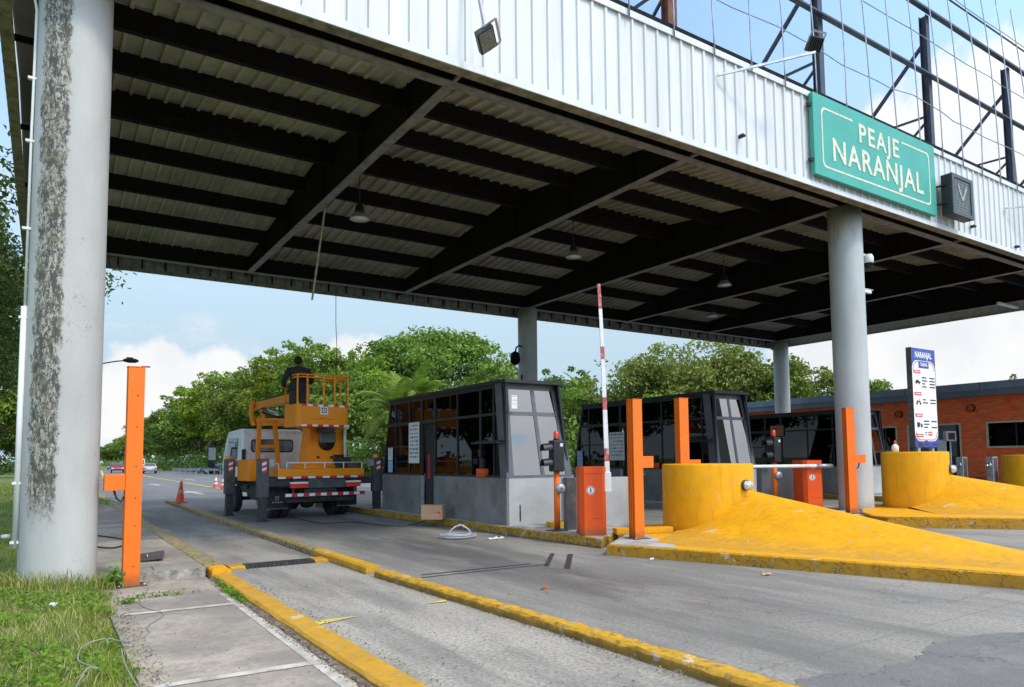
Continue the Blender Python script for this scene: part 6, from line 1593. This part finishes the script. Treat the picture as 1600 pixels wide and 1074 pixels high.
row = [  # kind, x, y, h, wide, label
 ('round2', 24, 395, 9.5, 1.5, 'tiny distant tree at the far end of the highway row'),
 ('dark', 24.5, 325, 10.5, 1.4, 'second farthest tree of the highway row, small and dark'),
 ('round', 24, 272, 11, 1.4, 'small distant tree left of the orange pavement post'),
 ('bright', 24.5, 225, 13.5, 1.3, 'light green distant tree just right of orange pavement post'),
 ('round2', 25, 192, 14.0, 1.2, 'distant rounded tree above the silver car'),
 ('dark', 24, 166, 15.0, 1.1, 'dark tree between silver car and guardrail end'),
 ('round', 24.5, 144, 16.2, 1.1, 'mid green tree over the guardrail middle'),
 ('bright', 24, 126, 16.6, 1.0, 'light green tree left of the truck cab top'),
 ('round2', 25, 110, 16.0, 1.0, 'bushy tree directly above the truck cab'),
 ('round', 24.5, 97, 15.4, 1.05, 'bushy tree behind the folded truck boom'),
 ('bright', 25, 86, 15.2, .95, 'light green tree left of the person in basket'),
 ('round2', 26, 79, 15.9, .9, 'tallest tree directly behind the person in basket'),
 ('round', 25, 70, 11.6, .95, 'tree right of basket with thin top against sky'),
 ('bright', 33, 83, 14.8, .9, 'bright green tree between basket and umbrella shaped tree'),
 ('dark', 37.5, 89, 17.2, .8, 'dark thin topped tree rising left of umbrella shaped tree'),
 ('umbrella', 45, 88, 18.6, 1.0, 'tall umbrella shaped tree with flat domed crown'),
 ('dark', 45, 74, 13.2, 1.1, 'dark spreading tree left of shaded rear column'),
 ('round', 24.5, 52, 8.3, 1.0, 'low bushy tree between truck mast and nearest booth'),
 ('dark', 30, 55, 9.0, 1.1, 'dark bushy tree behind the nearest booth roof left part'),
 ('bright', 38, 60, 9.6, 1.1, 'bright low tree over the middle of nearest booth roof'),
 ('dark', 58, 76, 13.6, .95, 'dark tree just right of shaded rear column'),
 ('round2', 51, 64, 10.4, .9, 'small tree right of nearest booth roof corner'),
 ('olive', 54, 54.5, 13.4, 1.0, 'pale olive sparse tree left above second booth'),
 ('olive', 60, 51, 14.4, 1.0, 'pale olive tallest tree above second booth roof'),
 ('round', 63, 47.5, 12.6, .95, 'green tree above right part of second booth'),
 ('round2', 68, 46, 12.0, 1.0, 'green tree behind column beside brick building'),
 ('bright', 50, 50, 8.0, 1.0, 'low bright tree between the first and second booth'),
 ('round', 72, 42, 10.6, .9, 'tree between column and big grey column behind roof'),
 ('dark', 92, 35, 10.3, .7, 'tree peeking over brick building roof at right edge'),
]
for k, x, y, h, wd, lb in row: tree(k, x, y, h, lb, wd, group=GR)
# second, deeper rank closing the gaps behind
for i, (k, x, y, h) in enumerate([('dark', 33, 250, 13), ('dark', 33, 180, 14), ('round', 34, 135, 15), ('dark', 35, 105, 15.2)]):
    tree(k, x, y, h, ['deep background tree far along the highway wood', 'deep background tree behind the dark guardrail tree', 'deep background tree behind trees above truck cab', 'deep background tree between person and bright tree'][i], 1.3, group=GR)
# left side trees
GL = 'trees on the grass left of the pavement'
for k, x, y, h, wd, lb in [('near', -8.5, 33, 17, .95, 'big dark tree on left reaching branches behind mouldy column'),
                           ('near', -4.7, 29, 11.5, .78, 'dark bushy tree nearest behind the column on left grass'),
                           ('near', -5.0, 42, 12.5, .8, 'dense dark tree at left edge just behind the column foot'),
                           ('near', -7, 62, 20, .8, 'tall dark tree at left edge further back'),
                           ('round', -6.0, 95, 15, 1.0, 'green tree low at left edge, far back on grass'),
                           ('dark', -3.2, 128, 13, 1.0, 'dark small tree far back left of column'),
                           ('round2', -12, 48, 15, 1.1, 'green tree at left edge behind the big dark tree'),
                           ('dark', -1, 190, 14, 1.1, 'dark far tree seen between column and orange post')]:
    tree(k, x, y, h, lb, wd, group=GL)
# branch that shows right of the column: an extra limb of the big left tree
t = thing('tree', 'dark leafy limb tip of tall tree showing right of mouldy column top', 'tree', (-6.6, 33.5, -.05))
MB().tube([(0, 0, -.2), (.2, 0, 4.5), (1.0, -.3, 7.2), (3.5, -.9, 8.4), (6.0, -1.3, 8.7), (8.3, -1.5, 8.85)], .16, 8, .2).build('trunk', M['bark'], t)
g = np.random.default_rng(5); n = 900
tt = g.uniform(.45, 1, n); P = np.stack([1.0+tt*7.6, -.3-tt*1.2, 7.3+tt*1.6], 1)+g.normal(size=(n, 3))*np.array([.35, .5, .38])
V, F = leaf_quads(P, g.normal(size=(n, 3))+np.array([0, 0, .6]), .24, 6, 2.6); new_ob('crown', arr_mesh('crown', V, F, [M['leaf_dark']]), t)
# palms
def palm(label, x, y, h, fr_len, nf, seed, lean=0.3, group='palms behind the booths', mat_='leaf_palm'):
    rg = random.Random(seed); t = thing('palm_tree', label, 'palm', (x, y, -.05), 0, group)
    if h > 1.5: MB().tube([(0, 0, 0), (lean*.2, 0, h*.35), (lean*.6, 0, h*.7), (lean, 0, h)], .16, 9, .7).build('trunk', M['bark_pale'], t)
    V = []; F = []
    for k in range(nf):
        az = 2*math.pi*k/nf+rg.uniform(-.25, .25); el = R(rg.uniform(15, 82)); L_ = fr_len*rg.uniform(.8, 1.1); p = Vector((lean, 0, h)); d = Vector((math.cos(az)*math.cos(el), math.sin(az)*math.cos(el), math.sin(el))); side = Vector((-math.sin(az), math.cos(az), 0)); ns = 26
        for i in range(ns):
            f = i/ns; q = p+d*(L_/ns); d = (d+Vector((0, 0, -.075))).normalized()
            ll = L_*.26*math.sin(math.pi*min(1, f*.9+.12))**.7
            for s in (-1, 1):
                tip = p+side*s*ll*.85+d*ll*.55+Vector((0, 0, -.22*ll)); o = len(V); w_ = d*.045*fr_len/3
                V += [tuple(p-w_), tuple(p+w_), tuple((p+tip)/2+w_+Vector((0, 0, .03))), tuple(tip)]; F.append((o, o+1, o+2, o+3))
            o = len(V); u_ = Vector((0, 0, .02)); V += [tuple(p-u_), tuple(p+u_), tuple(q+u_), tuple(q-u_)]; F.append((o, o+1, o+2, o+3)); p = q
    new_ob('crown', arr_mesh('crown', V, F, [M[mat_]]), t)
palm('young coconut palm behind nearest booth with upright fronds', 15.7, 34, 4.3, 2.7, 17, 2)
palm('yellowish palm with drooping fronds at far end of nearest booth', 13.6, 31, 3.7, 2.5, 14, 3)
palm('tall thin palm left of shaded rear column top', 52, 80, 12.6, 3.2, 14, 4)
palm('palm between the two booths against pale sky', 52.5, 66, 9.6, 3.0, 14, 5)
palm('palm tip over brick roof left of tariff board', 62, 33.6, 5.4, 3.0, 12, 6)
palm('palm tip over brick roof just right of tariff board', 62, 30.6, 6.0, 2.8, 12, 7)
palm('single palm spike over brick roof at right', 66, 27.3, 6.2, 2.4, 7, 9)
# undergrowth: uncountable shrubs along the foot of the tree line
def under(name, pts, n, h, depth, size, mat_, seed):
    g = np.random.default_rng(seed); A = np.array(pts); k = g.integers(0, len(A)-1, n); f = g.random(n)[:, None]
    base = A[k]*(1-f)+A[k+1]*f; hh = h*(.6+.4*np.sin(base[:, 1]*.35)+.25*np.sin(base[:, 1]*1.3+base[:, 0]))
    P = np.stack([base[:, 0]+g.normal(size=n)*depth, base[:, 1]+g.normal(size=n)*depth, np.abs(g.random(n))**.8*np.maximum(hh, .5)], 1)
    V, F = leaf_quads(P, g.normal(size=(n, 3))+np.array([-.3, -.4, .6]), size, seed+1); o = new_ob(name, arr_mesh(name, V, F, [mat_])); o['kind'] = 'stuff'; return o
under('undergrowth', [(24, 400), (22, 220), (21, 150), (20.5, 110), (21, 90), (22, 75), (23, 62), (25, 52), (33, 52), (46, 56), (60, 46), (75, 38)], 15000, 3.2, 1.2, .55, M['leaf_dark'], 31)
under('verge_bushes', [(26, 300), (25, 150), (24.5, 100), (25, 75), (30, 62), (40, 60), (58, 52), (72, 44)], 9000, 5.0, 1.5, .6, M['leaf'], 32)
under('left_verge_bushes', [(-3, 200), (-6, 140), (-9, 90), (-13, 55)], 5000, 2.6, 1.2, .5, M['leaf_deep'], 33)

# grass (blades, clover, straw), densest close to the viewer
g = np.random.default_rng(77); Vs = []; Fs = []; Ms = []; off = 0
def edge_x(y): return .66 + .09*np.sin(y*2.1)+.07*np.sin(y*5.3)+.05*np.sin(y*13.7)
def blades(n, y0, y1, x0, hmin, hmax, wd, mi, lean=.5, pw=1.):
    global off
    y = y0+(y1-y0)*g.random(n)**pw; x = x0+(edge_x(y)-x0)*g.random(n)**.8
    ok = ~(((x-.17)**2+(y-10.42)**2) < .41**2); x, y = x[ok], y[ok]; n = len(x)
    z = np.array([bank_z(a, b_) for a, b_ in zip(x, y)])-.01; h = g.uniform(hmin, hmax, n); az = g.uniform(0, 6.283, n); ln_ = h*lean*g.uniform(.2, 1.5, n)
    d = np.stack([np.cos(az), np.sin(az), 0*az], 1); s = np.stack([-np.sin(az), np.cos(az), 0*az], 1)*(wd*g.uniform(.6, 1.3, n))[:, None]
    p = np.stack([x, y, z], 1); mid = p+d*(ln_*.35)[:, None]+np.array([0, 0, 1])*(h*.6)[:, None]; tip = p+d*ln_[:, None]+np.array([0, 0, 1])*h[:, None]
    V = np.stack([p-s, p+s, mid+s*.7, tip, mid-s*.7], 1).reshape(-1, 3); i = np.arange(n)*5
    F = np.concatenate([np.stack([i, i+1, i+2, i+4], 1), np.stack([i+4, i+2, i+3, i+3], 1)]) + off
    Vs.append(V); Fs.append(F); Ms.append(np.full(len(F), mi)); off += len(V)
# triangles for the tips: build quads and tips as separate triangles
def blades(n, y0, y1, x0, hmin, hmax, wd, mi, lean=.5, pw=1.):
    global off
    y = y0+(y1-y0)*g.random(n)**pw; x = x0+(edge_x(y)-x0)*g.random(n)**.8
    ok = ~(((x-.17)**2+(y-10.42)**2) < .41**2); x, y = x[ok], y[ok]; n = len(x)
    z = np.array([bank_z(a, b_) for a, b_ in zip(x, y)])-.01; h = g.uniform(hmin, hmax, n); az = g.uniform(0, 6.283, n); ln_ = h*lean*g.uniform(.2, 1.5, n)
    d = np.stack([np.cos(az), np.sin(az), 0*az], 1); s = np.stack([-np.sin(az), np.cos(az), 0*az], 1)*(wd*g.uniform(.6, 1.3, n))[:, None]
    up = np.array([0, 0, 1]); p = np.stack([x, y, z], 1); mid = p+d*(ln_*.35)[:, None]+up*(h*.6)[:, None]; tip = p+d*ln_[:, None]+up*h[:, None]
    V = np.stack([p-s, p+s, mid+s*.7, mid-s*.7, tip], 1).reshape(-1, 3); i = np.arange(n)*5
    F = np.concatenate([np.stack([i, i+1, i+2], 1), np.stack([i, i+2, i+3], 1), np.stack([i+3, i+2, i+4], 1)]) + off
    Vs.append(V); Fs.append(F); Ms.append(np.full(len(F), mi)); off += len(V)
blades(30000, 4.5, 10.2, -3.2, .02, .10, .0028, 0, .9)
blades(2500, 4.5, 10.2, .35, .03, .12, .0026, 0, 1.0, 1.0)
blades(9000, 4.5, 10.2, -3.2, .03, .12, .0022, 1, 1.1)
blades(1800, 4.5, 10.2, .45, .015, .06, .003, 1, 2.2)
blades(20000, 10, 20, -7, .03, .10, .006, 0, .7)
blades(14000, 20, 60, -14, .05, .14, .014, 0, .7)
# taller tufts round the column foot
def tufts(n, seed):
    global off
    gg = np.random.default_rng(seed); a = gg.uniform(math.pi*.93, math.pi*2.12, n); r = .43+np.abs(gg.normal(size=n))*.16
    x = .17+r*np.cos(a); y = 10.42+r*np.sin(a); z = np.array([bank_z(p, q) for p, q in zip(x, y)])-.01
    h = gg.uniform(.06, .27, n); az = gg.uniform(0, 6.28, n); ln_ = h*gg.uniform(.1, .9, n); up = np.array([0, 0, 1])
    d = np.stack([np.cos(az), np.sin(az), 0*az], 1); s = np.stack([-np.sin(az), np.cos(az), 0*az], 1)*.005
    p = np.stack([x, y, z], 1); mid = p+d*(ln_*.35)[:, None]+up*(h*.6)[:, None]; tip = p+d*ln_[:, None]+up*h[:, None]
    V = np.stack([p-s, p+s, mid+s*.7, mid-s*.7, tip], 1).reshape(-1, 3); i = np.arange(n)*5
    F = np.concatenate([np.stack([i, i+1, i+2], 1), np.stack([i, i+2, i+3], 1), np.stack([i+3, i+2, i+4], 1)]) + off
    Vs.append(V); Fs.append(F); Ms.append((gg.random(len(F)) < .3).astype(int)); off += len(V)
tufts(900, 3)
gr = new_ob('grass', arr_mesh('grass', np.concatenate(Vs), np.concatenate(Fs), [M['grass'], M['straw']], np.concatenate(Ms))); gr['kind'] = 'stuff'
# clover and low weeds
n = 16000; y = 4.5+6.2*g.random(n); x = -3.2+(edge_x(y)+3.2)*g.random(n); pch = np.sin(x*3.1+1)*np.sin(y*2.3)+.6*np.sin(x*7+y*5); ok = (pch > .0) & (((x-.17)**2+(y-10.42)**2) > .2); x, y = x[ok], y[ok]
P = np.stack([x, y, np.array([bank_z(a, b_) for a, b_ in zip(x, y)])+g.uniform(.02, .075, len(x))], 1)
V, F = leaf_quads(P, g.normal(size=(len(P), 3))*.35+np.array([0, -.2, 1]), .042, 9, 1.15)
cl = new_ob('clover', arr_mesh('clover', V, F, [M['clover']])); cl['kind'] = 'stuff'
# weeds in the pavement gaps
P = []
for cx, cy, rx, ry, k, z in ((1.86, 8.7, .045, .55, 300, .01), (1.88, 9.6, .02, .3, 60, .01), (1.15, 9.2, .30, .03, 90, .003), (.80, 8.95, .10, .06, 90, .003), (.72, 10.3, .07, .10, 130, .05), (1.6, 30, .5, 3, 1500, .12), (1.2, 34, .5, 4, 1500, .12)):
    P.append(np.stack([cx+g.normal(size=k)*rx*.6, cy+g.normal(size=k)*ry*.6, z+g.uniform(.005, .06, k)], 1))
P = np.concatenate(P); V, F = leaf_quads(P, g.normal(size=(len(P), 3))*.6+np.array([0, 0, 1]), .036, 10, 1.6)
wd_ = new_ob('pavement_weeds', arr_mesh('weeds', V, F, [M['clover']])); wd_['kind'] = 'stuff'
t = tag(new_ob('weed_plant', arr_mesh('weed', *leaf_quads(g.normal(size=(60, 3))*np.array([.07, .05, .05])+np.array([0, 0, .11]), g.normal(size=(60, 3))*.5+np.array([0, -.3, 1]), .055, 12, 1.25), [M['clover']]), loc=(.74, 10.05, .07)), 'round leaved green weed at foot of column beside orange post', 'weed')
# dirt and leaf crumbs on the lanes near kerbs
gx_ = []
for (xa, xb, ya, yb, k) in ((3.75, 4.0, 3.5, 9.0, 900), (2.2, 2.35, 4, 9.5, 350), (1.80, 1.93, 4.4, 9.9, 800), (1.0, 1.86, 5, 9.5, 60), (.6, .8, 4.8, 10.2, 900), (2.2, 4, 3.3, 9, 220), (4.4, 8, 3.3, 12, 140)):
    gx_.append(np.stack([g.uniform(xa, xb, k), ya+(yb-ya)*g.random(k), np.full(k, .012)], 1))
P = np.concatenate(gx_); V, F = leaf_quads(P, g.normal(size=(len(P), 3))*.3+np.array([0, 0, 1]), .02, 13, 1.8)
cr_ = new_ob('road_crumbs', arr_mesh('crumbs', V, F, [M['plate'], M['straw'], M['bark']], g.integers(0, 3, len(F)))); cr_['kind'] = 'stuff'
